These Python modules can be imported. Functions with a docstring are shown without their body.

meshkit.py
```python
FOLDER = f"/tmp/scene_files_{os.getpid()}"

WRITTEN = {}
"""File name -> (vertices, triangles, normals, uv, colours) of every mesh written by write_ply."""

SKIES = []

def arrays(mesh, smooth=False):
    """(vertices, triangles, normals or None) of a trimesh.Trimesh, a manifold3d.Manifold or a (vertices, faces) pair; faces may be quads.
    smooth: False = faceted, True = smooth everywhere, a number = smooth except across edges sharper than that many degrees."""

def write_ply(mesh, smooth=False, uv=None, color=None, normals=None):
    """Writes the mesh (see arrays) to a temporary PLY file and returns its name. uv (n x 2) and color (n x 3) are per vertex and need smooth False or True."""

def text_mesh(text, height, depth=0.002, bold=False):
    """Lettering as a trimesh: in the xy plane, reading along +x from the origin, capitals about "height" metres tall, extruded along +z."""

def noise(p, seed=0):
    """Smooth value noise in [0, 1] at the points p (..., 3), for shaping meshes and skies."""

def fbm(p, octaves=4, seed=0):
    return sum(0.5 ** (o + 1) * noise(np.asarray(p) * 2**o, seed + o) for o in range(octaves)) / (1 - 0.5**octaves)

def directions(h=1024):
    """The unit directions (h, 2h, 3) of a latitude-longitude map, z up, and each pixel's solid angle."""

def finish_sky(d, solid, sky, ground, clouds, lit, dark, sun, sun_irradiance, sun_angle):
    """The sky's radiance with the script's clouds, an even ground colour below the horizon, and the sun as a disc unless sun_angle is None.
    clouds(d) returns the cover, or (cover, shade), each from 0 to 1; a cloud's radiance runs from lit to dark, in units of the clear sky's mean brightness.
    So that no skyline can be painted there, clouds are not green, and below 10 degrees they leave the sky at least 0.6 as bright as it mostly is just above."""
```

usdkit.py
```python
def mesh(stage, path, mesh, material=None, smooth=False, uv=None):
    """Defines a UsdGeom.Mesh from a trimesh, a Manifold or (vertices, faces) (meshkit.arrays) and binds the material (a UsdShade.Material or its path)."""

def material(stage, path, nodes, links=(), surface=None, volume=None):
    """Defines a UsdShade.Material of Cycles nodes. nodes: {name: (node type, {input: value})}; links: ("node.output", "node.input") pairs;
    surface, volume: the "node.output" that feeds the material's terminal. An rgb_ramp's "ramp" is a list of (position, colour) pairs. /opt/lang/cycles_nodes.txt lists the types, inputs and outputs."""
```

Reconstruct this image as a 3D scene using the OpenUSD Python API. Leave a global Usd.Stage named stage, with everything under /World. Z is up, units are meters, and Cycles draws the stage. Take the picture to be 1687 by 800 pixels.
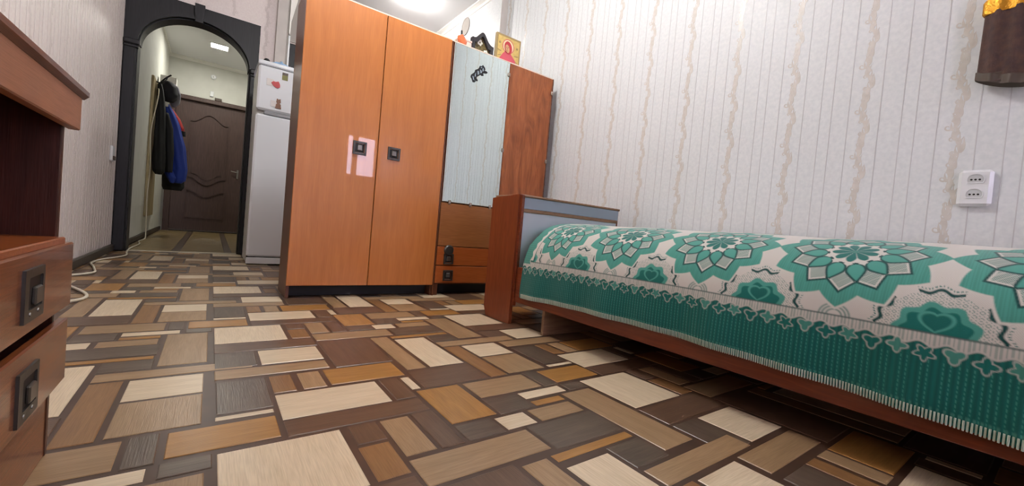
import math, random
import numpy as np, trimesh, shapely
import manifold3d as m3
from shapely.geometry import Polygon, LineString, Point, box as sbox
from shapely.ops import unary_union
from shapely import affinity
import usdkit, meshkit
from pxr import Usd, UsdGeom, UsdShade, UsdLux, Gf, Sdf, Vt

stage = Usd.Stage.CreateInMemory()
UsdGeom.SetStageUpAxis(stage, 'Z'); UsdGeom.SetStageMetersPerUnit(stage, 1.0)
UsdGeom.Xform.Define(stage, '/World')
S = 0.48          # every length below is written in camera heights; one camera height is 0.48 m
EXPOSURE = 0.3
LAMP_MAIN, LAMP_SPOT, LAMP_HALL, SKY = 64.0, 300.0, 125.0, 5.5

# ------------------------------------------------------------------ camera, sky
F_PX, YAW, PITCH, ROLL = 680.355, 0.632328675, -2.90817e-2, 8.86939666e-2
def camera_axes():
    cy, sy, cp, sp = math.cos(YAW), math.sin(YAW), math.cos(PITCH), math.sin(PITCH)
    fwd = np.array([sy*cp, cy*cp, sp]); right = np.array([cy, -sy, 0.0]); up = np.cross(right, fwd)
    c, s = math.cos(ROLL), math.sin(ROLL)
    return c*right + s*up, -s*right + c*up, fwd
RIGHT, UP, FWD = camera_axes()
cam = UsdGeom.Camera.Define(stage, '/World/camera')
m = np.eye(4); m[0, :3], m[1, :3], m[2, :3], m[3, :3] = RIGHT, UP, -FWD, [0, 0, S]
cam.AddTransformOp().Set(Gf.Matrix4d(m.tolist()))
cam.CreateHorizontalApertureAttr(36.0); cam.CreateVerticalApertureAttr(36.0*800/1687)
cam.CreateFocalLengthAttr(36.0*F_PX/1687); cam.CreateClippingRangeAttr((0.02, 200.0)); cam.CreateExposureAttr(EXPOSURE)
def seen(p):      # projected point, used only to rank floor pieces by their size in view
    d = np.asarray(p, float) - [0, 0, 1]; z = d @ FWD
    return 843.5 + F_PX*(d @ RIGHT)/max(z, 1e-3), 400 - F_PX*(d @ UP)/max(z, 1e-3), z
sky = UsdLux.DomeLight.Define(stage, '/World/daylight_sky')
sky.CreateIntensityAttr(SKY); sky.CreateColorAttr(Gf.Vec3f(0.86, 0.78, 1.0))

# ------------------------------------------------------------------ materials
def C(r, g, b):
    return tuple(((c/255)/12.92 if c/255 < 0.04045 else ((c/255 + 0.055)/1.055)**2.4) for c in (r, g, b))
def LK(n): return '/World/Looks/' + n
UsdGeom.Scope.Define(stage, '/World/Looks')
def plain(name, col, rough=0.5, metal=0.0, coat=0.0, spec=0.5, bump=None, sheen=0.0, vary=None):
    n = {'p': ('principled_bsdf', {'base_color': C(*col), 'roughness': rough, 'metallic': metal, 'coat_weight': coat, 'coat_roughness': 0.08, 'specular_ior_level': spec, 'sheen_weight': sheen})}
    l = []
    if bump or vary:
        n['g'] = ('geometry', {})
    if bump:
        n['t'] = ('noise_texture', {'scale': bump[0], 'detail': 3.0}); n['b'] = ('bump', {'strength': bump[1], 'distance': bump[2]})
        l += [('g.position', 't.vector'), ('t.fac', 'b.height'), ('b.normal', 'p.normal')]
    if vary:
        n['v'] = ('noise_texture', {'scale': vary[0], 'detail': 4.0}); n['r'] = ('rgb_ramp', {'ramp': [(0.3, C(*col)), (0.7, C(*vary[1]))]})
        l += [('g.position', 'v.vector'), ('v.fac', 'r.fac'), ('r.color', 'p.base_color')]
    return usdkit.material(stage, LK(name), n, l, surface='p.BSDF')
def wood(name, a, b, grain='z', rough=0.3, coat=0.0, stretch=14.0, scale=5.0, swirl=1.2, bump=0.12, tone=0.0, spec=0.5, fine=0.80, gloss=0.05):
    sc = [stretch]*3; sc['xyz'.index(grain)] = 1.0
    mid = tuple((x+y)/2 for x, y in zip(a, b))
    n = {'g': ('geometry', {}), 'm': ('mapping', {'scale': sc}), 't': ('noise_texture', {'scale': scale, 'detail': 5.0, 'roughness': 0.6, 'distortion': swirl}),
         'm2': ('mapping', {'scale': [x*9 if x > 1 else 3.0 for x in sc]}), 't2': ('noise_texture', {'scale': scale, 'detail': 2.0}),
         'r': ('rgb_ramp', {'ramp': [(0.30, C(*a)), (0.5, C(*mid)), (0.70, C(*b))]}), 'fine': ('rgb_ramp', {'ramp': [(0.35, (fine, fine*0.98, fine*0.96)), (0.6, (1, 1, 1))]}),
         'mx': ('mix', {'mix_type': 'multiply', 'fac': 0.7}), 'o': ('object_info', {}), 'h': ('hsv', {}), 'mr': ('map_range', {'to_min': 1 - tone, 'to_max': 1 + tone}),
         'b': ('bump', {'strength': bump, 'distance': 0.002}), 'p': ('principled_bsdf', {'roughness': rough, 'coat_weight': coat, 'coat_roughness': gloss, 'specular_ior_level': spec})}
    l = [('g.position', 'm.vector'), ('m.vector', 't.vector'), ('g.position', 'm2.vector'), ('m2.vector', 't2.vector'), ('t.fac', 'r.fac'), ('t2.fac', 'fine.fac'), ('r.color', 'mx.color1'), ('fine.color', 'mx.color2'),
         ('o.random', 'mr.value'), ('mr.result', 'h.value'), ('mx.color', 'h.color'), ('h.color', 'p.base_color'), ('t2.fac', 'b.height'), ('b.normal', 'p.normal')]
    return usdkit.material(stage, LK(name), n, l, surface='p.BSDF')
def emitter(name, col, strength):
    return usdkit.material(stage, LK(name), {'e': ('emission', {'color': col, 'strength': strength})}, surface='e.emission')
def coloured(name, rough=0.8, sheen=0.0, attr='Cd', coat=0.0, bump=None):
    n = {'a': ('attribute', {'attribute': attr}), 'p': ('principled_bsdf', {'roughness': rough, 'sheen_weight': sheen, 'coat_weight': coat, 'specular_ior_level': 0.3})}
    l = [('a.color', 'p.base_color')]
    if bump:
        n['g'] = ('geometry', {}); n['t'] = ('noise_texture', {'scale': bump[0], 'detail': 2.0}); n['b'] = ('bump', {'strength': bump[1], 'distance': 0.001})
        l += [('g.position', 't.vector'), ('t.fac', 'b.height'), ('b.normal', 'p.normal')]
    return usdkit.material(stage, LK(name), n, l, surface='p.BSDF')
def paper(name, a, b):      # wallpaper: fine embossed ground with a faint pearly sheen
    n = {'g': ('geometry', {}), 'v': ('voronoi_texture', {'scale': 95.0}), 't': ('noise_texture', {'scale': 60.0, 'detail': 4.0}), 'r': ('rgb_ramp', {'ramp': [(0.35, C(*a)), (0.65, C(*b))]}),
         'b': ('bump', {'strength': 0.06, 'distance': 0.0004}), 'p': ('principled_bsdf', {'roughness': 0.5, 'specular_ior_level': 0.45})}
    l = [('g.position', 't.vector'), ('t.fac', 'r.fac'), ('r.color', 'p.base_color'), ('t.fac', 'b.height'), ('b.normal', 'p.normal')]
    return usdkit.material(stage, LK(name), {k: v for k, v in n.items() if k != 'v'}, l, surface='p.BSDF')

M = {}
M['paper'] = paper('wallpaper', (216, 219, 221), (225, 227, 228))
M['paper_left'] = paper('wallpaper_pink', (226, 214, 211), (232, 222, 218))
M['vine'] = plain('vine_print', (202, 196, 189), 0.36, vary=(40, (214, 209, 203)))
M['vine_left'] = plain('vine_print_left', (214, 202, 198), 0.45)
M['line'] = plain('paper_line', (203, 202, 204), 0.4)
M['line_left'] = plain('paper_line_left', (211, 199, 196), 0.4)
M['hall_wall'] = plain('hall_wall', (214, 214, 206), 0.7, vary=(6, (206, 206, 198)))
M['plaster'] = plain('ceiling_paint', (226, 226, 226), 0.6)
M['cove'] = plain('cornice_foam', (236, 234, 228), 0.6)
M['grey_strip'] = plain('grey_wallpaper', (196, 190, 184), 0.6, vary=(9, (188, 182, 177)))
M['base'] = wood('baseboard_wood', (52, 44, 40), (74, 63, 56), 'y', 0.45)
M['black_wood'] = wood('black_stained_wood', (24, 24, 28), (34, 34, 39), 'z', 0.45, bump=0.25, spec=0.4)
M['door'] = wood('wenge_film', (70, 52, 48), (92, 71, 65), 'z', 0.45, stretch=22)
M['wardrobe'] = wood('orange_lacquer', (183, 108, 47), (197, 122, 57), 'z', 0.4, coat=0.55, stretch=10, scale=3, swirl=0.6, bump=0.0, fine=0.92, gloss=0.02)
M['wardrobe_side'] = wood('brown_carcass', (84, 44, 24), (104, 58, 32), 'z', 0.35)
M['redwood'] = wood('red_swirl_veneer', (128, 64, 28), (174, 98, 46), 'z', 0.22, coat=0.2, stretch=4, scale=2.6, swirl=1.8, bump=0.03)
M['fold_panel'] = wood('tan_veneer', (146, 92, 52), (162, 106, 62), 'x', 0.25, coat=0.2)
M['drawer_wood'] = wood('drawer_lacquer', (158, 82, 38), (174, 94, 46), 'x', 0.22, coat=0.25)
M['edge_white'] = plain('pale_edge', (222, 206, 190), 0.5)
M['mirror'] = plain('mirror_silver', (214, 226, 226), 0.02, metal=1.0)
M['clip'] = plain('clip_metal', (170, 160, 150), 0.3, metal=0.9)
M['handle'] = plain('dark_pewter', (72, 70, 66), 0.38, metal=0.6, bump=(120, 0.2, 0.001))
M['handle_pull'] = plain('worn_pewter', (104, 100, 94), 0.32, metal=0.7)
M['recess'] = plain('recess_black', (18, 17, 17), 0.6)
M['black'] = plain('sticker_black', (22, 24, 30), 0.5)
M['grey_sticker'] = plain('sticker_grey', (146, 160, 172), 0.5)
M['desk_front'] = wood('desk_lacquer', (114, 60, 32), (142, 82, 46), 'y', 0.2, coat=0.3, stretch=12, scale=4)
M['desk_apron'] = wood('desk_apron_wood', (152, 100, 74), (170, 116, 88), 'y', 0.4)
M['desk_top'] = wood('desk_top_wood', (96, 50, 38), (126, 72, 54), 'y', 0.28, coat=0.3)
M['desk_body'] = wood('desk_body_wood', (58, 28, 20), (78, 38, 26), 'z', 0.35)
M['bed_wood'] = wood('bed_red_wood', (104, 44, 24), (130, 60, 32), 'y', 0.28, coat=0.15)
M['bed_side'] = wood('bed_side_wood', (112, 50, 26), (134, 66, 36), 'z', 0.3, coat=0.15)
M['edge_brown'] = wood('raw_edge', (150, 116, 88), (120, 86, 62), 'x', 0.55)
M['grey_panel'] = plain('grey_laminate', (184, 188, 196), 0.35)
M['grey_panel_dark'] = plain('blue_grey_laminate', (140, 152, 164), 0.3)
M['mattress'] = plain('teal_ticking', (70, 150, 140), 0.8)
M['fridge'] = plain('fridge_enamel', (236, 240, 247), 0.10, coat=0.4)
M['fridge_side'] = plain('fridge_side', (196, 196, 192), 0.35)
M['fridge_grey'] = plain('fridge_grey', (150, 152, 158), 0.35)
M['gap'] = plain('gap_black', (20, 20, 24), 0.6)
M['white_plastic'] = plain('white_plastic', (228, 230, 232), 0.28)
M['socket_hole'] = plain('socket_hole', (30, 28, 28), 0.6)
M['socket_recess'] = plain('socket_recess', (196, 198, 200), 0.4)
M['cable'] = plain('cream_cable', (212, 204, 184), 0.5)
M['steel'] = plain('steel', (170, 168, 162), 0.3, metal=0.9)
M['shade'] = plain('brown_shade_cloth', (88, 62, 52), 0.95, sheen=0.25, bump=(260, 0.6, 0.002), vary=(45, (66, 46, 46)))
M['gold'] = plain('gold_braid', (196, 138, 40), 0.3, metal=0.75, bump=(180, 0.8, 0.003))
M['coat_black'] = plain('coat_black', (26, 27, 28), 0.8, bump=(50, 0.4, 0.004))
M['coat_blue'] = plain('coat_blue', (30, 58, 150), 0.7, bump=(40, 0.4, 0.004))
M['coat_red'] = plain('coat_red', (176, 40, 38), 0.75)
M['hat_black'] = plain('hat_black', (34, 34, 40), 0.85, bump=(90, 0.4, 0.003))
M['bag_grey'] = plain('bag_grey', (122, 120, 128), 0.8)
M['rack_board'] = wood('rack_board', (172, 156, 116), (190, 174, 134), 'z', 0.5)
M['shelf_white'] = plain('shelf_white', (226, 224, 216), 0.5)
M['subfloor'] = plain('floor_joint', (80, 58, 44), 0.35, vary=(14, (66, 48, 38)))
M['hall_board'] = wood('hall_board', (118, 100, 66), (146, 124, 82), 'x', 0.3, tone=0.1)
M['hall_band'] = wood('hall_band', (76, 62, 52), (92, 76, 62), 'x', 0.35)
M['threshold'] = plain('threshold_strip', (196, 186, 166), 0.35)
def fw(name, a, b):
    for ax in 'xy':
        M[name+ax] = wood('floor_%s_%s' % (name, ax), a, b, ax, 0.30, stretch=9, scale=5, bump=0.2, tone=0.05, swirl=0.8, spec=0.6)
fw('W', (208, 188, 156), (222, 204, 174)); fw('T', (146, 118, 85), (164, 135, 101)); fw('O', (152, 108, 54), (172, 126, 68))
fw('N', (128, 92, 56), (148, 110, 70)); fw('B', (88, 66, 50), (104, 80, 62)); fw('G', (82, 68, 56), (102, 87, 73))
M['bedspread'] = coloured('woven_bedspread', 0.85, sheen=0.2, bump=(420, 0.35))
M['fringe'] = plain('fringe_cord', (186, 200, 186), 0.9)
M['icon_gold'] = plain('icon_gold', (206, 178, 108), 0.4, vary=(60, (190, 160, 90)))
M['icon_edge'] = plain('icon_edge', (150, 128, 84), 0.5)
M['icon_red'] = plain('icon_red', (178, 52, 62), 0.6)
M['icon_pink'] = plain('icon_pink', (196, 82, 96), 0.6)
M['icon_skin'] = plain('icon_skin', (196, 150, 110), 0.6)
M['icon_cream'] = plain('icon_cream', (228, 206, 168), 0.6)
M['icon_dark'] = plain('icon_dark', (52, 44, 40), 0.5)
M['frame_dark'] = plain('frame_dark', (38, 34, 40), 0.35, coat=0.3)
M['frame_inner'] = plain('frame_inner', (120, 104, 62), 0.4, vary=(70, (66, 58, 38)))
M['flower_white'] = plain('flower_white', (232, 232, 220), 0.6)
M['grey_print'] = plain('grey_print', (110, 108, 112), 0.5)
M['pink_box'] = plain('pink_card', (226, 200, 188), 0.6)
M['orange_clay'] = plain('orange_clay', (206, 104, 60), 0.35, coat=0.4)
M['magnet_red'] = plain('magnet_red', (196, 44, 50), 0.4)
M['magnet_brown'] = plain('magnet_brown', (128, 86, 66), 0.5)
M['magnet_white'] = plain('magnet_card', (224, 220, 220), 0.5)
M['sticker_olive'] = plain('sticker_olive', (120, 116, 50), 0.5)
M['sticker_dark'] = plain('sticker_dark', (74, 60, 50), 0.5)
M['blue_bag'] = plain('blue_polythene', (140, 178, 214), 0.35)
M['vent'] = plain('vent_grey', (150, 144, 138), 0.6)
M['vent_dark'] = plain('vent_dark_grey', (112, 106, 100), 0.6)
M['lamp_rim'] = plain('lamp_rim', (230, 230, 226), 0.4)
M['lamp_hall'] = emitter('lamp_hall_light', (1.0, 0.97, 0.88), LAMP_HALL)
M['lamp_spot'] = emitter('lamp_spot_light', (1.0, 0.96, 0.92), LAMP_SPOT)
M['lamp_main'] = emitter('lamp_main_light', (1.0, 0.985, 0.955), LAMP_MAIN)
M['frame_white'] = plain('window_pvc', (228, 228, 228), 0.35)
M['pane'] = usdkit.material(stage, LK('window_glass'), {'f': ('fresnel', {'IOR': 1.45}), 't': ('transparent_bsdf', {'color': (1, 1, 1)}), 'g': ('glossy_bsdf', {'color': (1, 1, 1), 'roughness': 0.0}), 'x': ('mix_closure', {})},
    [('f.fac', 'x.fac'), ('t.BSDF', 'x.closure1'), ('g.BSDF', 'x.closure2')], surface='x.closure')

# ------------------------------------------------------------------ builders
used = {}
def numbered(path):
    k = used.get(path, 0); used[path] = k + 1
    return path if k == 0 else '%s_%03d' % (path, k)
LOC = {}
def meta(p, label=None, cat=None, group=None, kind=None):
    for k, v in (('label', label), ('category', cat), ('group', group), ('kind', kind)):
        if v: p.SetCustomDataByKey(k, v)
def thing(name, label=None, cat=None, loc=(0, 0, 0), group=None, kind=None):
    path = numbered('/World/' + name); x = UsdGeom.Xform.Define(stage, path)
    x.AddTranslateOp().Set(Gf.Vec3d(*[c*S for c in loc])); LOC[path] = np.array(loc, float)
    meta(x.GetPrim(), label, cat, group, kind); return path
def part(parent, name, mesh, mat, smooth=30, label=None, kind=None, color=None):
    """mesh in world camera heights; parent is a path of a thing or of a part, or None for a top-level mesh"""
    path = numbered((parent or '/World') + '/' + name); root = '/'.join(path.split('/')[:3])
    off = LOC.get(root, np.zeros(3))
    v, f, n = meshkit.arrays(mesh, smooth if color is None else True)
    g = usdkit.mesh(stage, path, ((v - off)*S, f), M[mat] if isinstance(mat, str) else mat, smooth=False)
    if n is not None:
        g.CreateNormalsAttr(Vt.Vec3fArray.FromNumpy(n.astype(np.float32))); g.SetNormalsInterpolation('vertex')
    if color is not None:
        UsdGeom.PrimvarsAPI(g).CreatePrimvar('Cd', Sdf.ValueTypeNames.Color3fArray, 'vertex').Set(Vt.Vec3fArray.FromNumpy(np.asarray(color, np.float32)))
    meta(g.GetPrim(), label, None, None, kind)
    return path
def tag(path, **kw): meta(stage.GetPrimAtPath(path), **kw)
cat_ = trimesh.util.concatenate
def bx(x0, x1, y0, y1, z0, z1, r=0.008):
    """box with chamfered edges"""
    lo, hi = np.array([x0, y0, z0], float), np.array([x1, y1, z1], float)
    r = min(r, 0.45*min(hi - lo)); c = (lo + hi)/2; h = (hi - lo)/2; pts = []
    for sx in (-1, 1):
        for sy in (-1, 1):
            for sz in (-1, 1):
                s = np.array([sx, sy, sz])
                for k in range(3):
                    d = h - r; d[k] = h[k]; pts.append(c + s*d)
    return trimesh.convex.convex_hull(np.array(pts))
def extrude(poly, t):
    gs = [g for g in (poly.geoms if hasattr(poly, 'geoms') else [poly]) if g.geom_type == 'Polygon' and g.area > 1e-9]
    return cat_([trimesh.creation.extrude_polygon(g, t, engine='earcut') for g in gs])
def to_xz(mesh, y):        # polygon (x, z) extruded towards -y from plane y
    v = np.array(mesh.vertices); w = np.stack([v[:, 0], y - v[:, 2], v[:, 1]], 1)
    return trimesh.Trimesh(w, mesh.faces, process=False)
def to_yz_left(mesh, x):   # polygon (y, z) extruded towards -x from plane x (wall on the right)
    v = np.array(mesh.vertices); w = np.stack([x - v[:, 2], v[:, 0], v[:, 1]], 1)
    return trimesh.Trimesh(w, mesh.faces[:, ::-1], process=False)
def to_yz_right(mesh, x):  # polygon (y, z) extruded towards +x from plane x (wall on the left)
    v = np.array(mesh.vertices); w = np.stack([x + v[:, 2], v[:, 0], v[:, 1]], 1)
    return trimesh.Trimesh(w, mesh.faces, process=False)
def to_xy_up(mesh, z):
    v = np.array(mesh.vertices); v[:, 2] += z; return trimesh.Trimesh(v, mesh.faces, process=False)
def tube(pts, r, sides=8, sub=4):
    p = np.asarray(pts, float)
    if sub > 1 and len(p) > 2:
        from scipy.interpolate import CubicSpline
        t = np.r_[0, np.cumsum(np.linalg.norm(np.diff(p, axis=0), axis=1))]; p = CubicSpline(t, p)(np.linspace(0, t[-1], (len(p) - 1)*sub + 1))
    t = np.gradient(p, axis=0); t /= np.linalg.norm(t, axis=1, keepdims=True) + 1e-12
    a = np.cross(t, np.where(np.abs(t[:, 2:]) < 0.9, [0, 0, 1.0], [1.0, 0, 0])); a /= np.linalg.norm(a, axis=1, keepdims=True) + 1e-12
    b, ang = np.cross(t, a), np.arange(sides)*2*np.pi/sides
    v = (p[:, None] + r*(np.cos(ang)[None, :, None]*a[:, None] + np.sin(ang)[None, :, None]*b[:, None])).reshape(-1, 3)
    f = []
    for i in range(len(p) - 1):
        for j in range(sides):
            q = (i*sides + j, i*sides + (j+1) % sides, (i+1)*sides + (j+1) % sides, (i+1)*sides + j); f += [(q[0], q[1], q[2]), (q[0], q[2], q[3])]
    for base in (0, (len(p) - 1)*sides):
        for j in range(1, sides - 1): f.append((base, base + j + 1, base + j) if base == 0 else (base, base + j, base + j + 1))
    return trimesh.Trimesh(v, f, process=False)
def rod(a, b, r, sides=16):
    return tube([a, b], r, sides, 1)
def lathe(profile, centre, axis='z', sections=32):
    me = trimesh.creation.revolve(np.array(profile, float), sections=sections); v = np.array(me.vertices)
    if axis == '-y': v = np.stack([v[:, 0], -v[:, 2], v[:, 1]], 1)
    if axis == 'x': v = np.stack([v[:, 2], v[:, 0], v[:, 1]], 1)
    if axis == '-x': v = np.stack([-v[:, 2], -v[:, 0], v[:, 1]], 1)
    return trimesh.Trimesh(v + np.array(centre), me.faces, process=False)
def loft(rings):
    """closed rings with the same number of points, joined and capped"""
    n = len(rings[0]); v = np.vstack(rings); f = []
    for i in range(len(rings) - 1):
        for j in range(n):
            a, b, c, d = i*n + j, i*n + (j+1) % n, (i+1)*n + (j+1) % n, (i+1)*n + j; f += [(a, b, c), (a, c, d)]
    v = np.vstack([v, rings[0].mean(0), rings[-1].mean(0)]); k = len(v)
    for j in range(n): f += [(k-2, (j+1) % n, j), (k-1, (len(rings)-1)*n + j, (len(rings)-1)*n + (j+1) % n)]
    me = trimesh.Trimesh(v, f, process=False); me.fix_normals(); return me
def grid_mesh(P):
    a, b = P.shape[:2]; i, j = np.meshgrid(np.arange(a-1), np.arange(b-1), indexing='ij')
    q = np.stack([i*b + j, (i+1)*b + j, (i+1)*b + j + 1, i*b + j + 1], -1).reshape(-1, 4)
    return P.reshape(-1, 3), np.vstack([q[:, [0, 1, 2]], q[:, [0, 2, 3]]])

# ------------------------------------------------------------------ room shell
XL, XR, XP = -1.43, 4.62, 4.47          # left wall, right wall, its protruding far stretch
YB, YF, YH = 10.35, -4.0, 18.1          # arch wall, window wall, hall end wall
ZC = 5.85
st = dict(kind='structure')
wr = thing('wall_right', loc=(XR, 3, 0), label='right wall in pale wallpaper with grey vine columns and thin vertical lines', **st)
part(wr, 'wall_surface', bx(XR, XR+0.3, YF, 7.16, 0, ZC, 0.002), 'paper', False)
part(wr, 'wall_pier', bx(XP, XR+0.3, 7.16, YB, 0, ZC, 0.002), 'paper', False)
part(wr, 'pier_return', bx(XP-0.002, XR, 7.15, 7.16, 0, ZC-0.001, 0.001), 'grey_strip', False)
wl = thing('wall_left', loc=(XL, 3, 0), label='left wall in pinkish striped wallpaper', **st)
part(wl, 'wall_surface', bx(XL-0.3, XL, YF, YB, 0, ZC, 0.002), 'paper_left', False)
# arch wall
def arch_outline(x0, x1, zs, rise, n=40):
    c, r = (x0+x1)/2, (x1-x0)/2
    return [(x0, -0.01)] + [(c - r*math.cos(t), zs + rise*math.sin(t)) for t in np.linspace(0, math.pi, n)] + [(x1, -0.01)]
opening = Polygon(arch_outline(-1.26, 0.50, 3.80, 0.72))
wb = thing('wall_back', loc=(0, YB, 0), label='back wall with the arched opening into the hall', **st)
shape = sbox(XL-0.3, 0, XR+0.3, ZC).difference(opening).difference(sbox(1.16, -0.01, 2.9, 4.62))
part(wb, 'wall_surface', to_xz(extrude(shape, 0.3), YB+0.3), 'paper_left', False)
part(wb, 'pilaster', bx(0.90, 1.09, YB-0.12, YB, 0, ZC, 0.004), 'grey_strip', False)
part(wb, 'pilaster_edge', bx(1.09, 1.13, YB-0.06, YB, 0, ZC, 0.004), 'vent', False)
part(wb, 'upper_panel', bx(1.16, 2.95, YB-0.02, YB, 4.64, ZC, 0.004), 'vent', False, label='grey painted wall above the dark door')
wf = thing('wall_front', loc=(0, YF, 0), **st)
WINS = [(1.15, 1.75, 0.25, 4.7), (3.50, 4.56, 2.35, 3.8)]
shape = sbox(XL-0.3, 0, XR+0.3, ZC)
for x0, x1, z0, z1 in WINS: shape = shape.difference(sbox(x0, z0, x1, z1))
part(wf, 'wall_surface', to_xz(extrude(shape, 0.3), YF), 'paper_left', False)
for i, (x0, x1, z0, z1) in enumerate(WINS):
    w = thing('window_%d' % (i+1), loc=((x0+x1)/2, YF, z0), **st)
    fr = sbox(x0, z0, x1, z1).difference(sbox(x0+0.08, z0+0.08, x1-0.08, z1-0.08))
    fr = fr.union(sbox(x0, 1.9, x1, 2.05)) if i == 0 else fr.union(sbox(3.74, z0, 3.90, z1))
    part(w, 'window_frame', to_xz(extrude(fr, 0.12), YF-0.08), 'frame_white', False)
    part(w, 'pane', to_xz(extrude(sbox(x0+0.07, z0+0.07, x1-0.07, z1-0.07), 0.01), YF-0.14), 'pane', False)
part(w, 'window_sill', bx(3.40, 4.5, YF-0.1, YF+0.35, 2.27, 2.35), 'frame_white')
# hall
hw = thing('wall_hall_left', loc=(-1.38, 14, 0), **st)
part(hw, 'wall_surface', bx(-1.68, -1.38, YB+0.3, YH+0.4, 0, ZC, 0.002), 'hall_wall', False)
hw = thing('wall_hall_right', loc=(1.45, 14, 0), **st)
part(hw, 'wall_surface', bx(1.45, 1.75, YB+0.3, YH+0.4, 0, ZC, 0.002), 'hall_wall', False)
hw = thing('wall_hall_end', loc=(0, YH, 0), **st)
part(hw, 'wall_surface', to_xz(extrude(sbox(-1.68, 0, 1.75, ZC).difference(sbox(-1.18, -0.01, 0.98, 4.5)), 0.3), YH+0.32), 'hall_wall', False)
cl = thing('ceiling', loc=(1.6, 3, ZC), label='plain pale painted ceiling', **st)
part(cl, 'ceiling_slab', bx(XL-0.3, XR+0.3, YF-0.3, YB+0.3, ZC, ZC+0.2, 0.002), 'plaster', False)
part(cl, 'hall_ceiling_slab', bx(-1.7, 1.8, YB+0.28, YH+0.4, ZC+0.001, ZC+0.2, 0.002), 'plaster', False)
# cornices: a coved profile swept along the wall tops
def cove(length_axis, a, b, wall, side, z=ZC, d=0.11):
    prof = [(0, 0), (d, 0), (d*0.95, -0.02), (d*0.62, -0.035), (d*0.3, -d*0.55), (d*0.16, -d*0.95), (0, -d)]
    r = []
    for t in (a, b):
        r.append(np.array([(wall + side*u, t, z + w) if length_axis == 'y' else (t, wall + side*u, z + w) for u, w in prof]))
    return loft(r)
tr = thing('trim_1', loc=(XR, 3, ZC), label='white cornice along the top of the right wall', **st)
part(tr, 'cornice', cove('y', YF, 7.14, XR, -1), 'cove'); part(tr, 'cornice', cove('y', 7.1, YB, XP, -1), 'cove')
tr = thing('trim_2', loc=(XL, 3, ZC), **st); part(tr, 'cornice', cove('y', YF, YB, XL, 1), 'cove')
tr = thing('trim_3', loc=(1.6, YB, ZC), label='white cornice on the back wall', **st)
part(tr, 'cornice', cove('x', XL, 0.9, YB, -1), 'cove'); part(tr, 'cornice', cove('x', 1.14, XP, YB-0.02, -1), 'cove')
part(tr, 'cornice_return', to_xz(extrude(Polygon([(1.135, 5.85), (1.30, 5.85), (1.26, 5.5), (1.17, 5.05), (1.16, 4.75), (1.135, 4.8)]), 0.05), YB-0.02), 'cove', False)
tr = thing('trim_4', loc=(0, YH, ZC), label='white cornice round the hall ceiling', **st)
part(tr, 'cornice', cove('x', -1.38, 1.45, YH, -1, d=0.10), 'cove'); part(tr, 'cornice', cove('y', YB+0.3, YH, -1.38, 1, d=0.05), 'cove')
bb = thing('baseboard_left', loc=(XL, 3, 0), label='dark brown baseboard along the left wall', **st)
part(bb, 'board', bx(XL, XL+0.05, YF, YB-0.1, 0, 0.13, 0.015), 'base')
bb = thing('baseboard_hall', loc=(-1.38, 14, 0), label='dark brown baseboard along the left hall wall', **st)
part(bb, 'board', bx(-1.38, -1.34, YB+0.32, YH-0.02, 0, 0.13, 0.015), 'base')
bb = thing('baseboard_right', loc=(XR, 3, 0), **st); part(bb, 'board', bx(XR-0.05, XR, YF, 7.1, 0, 0.13, 0.015), 'base')

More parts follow.
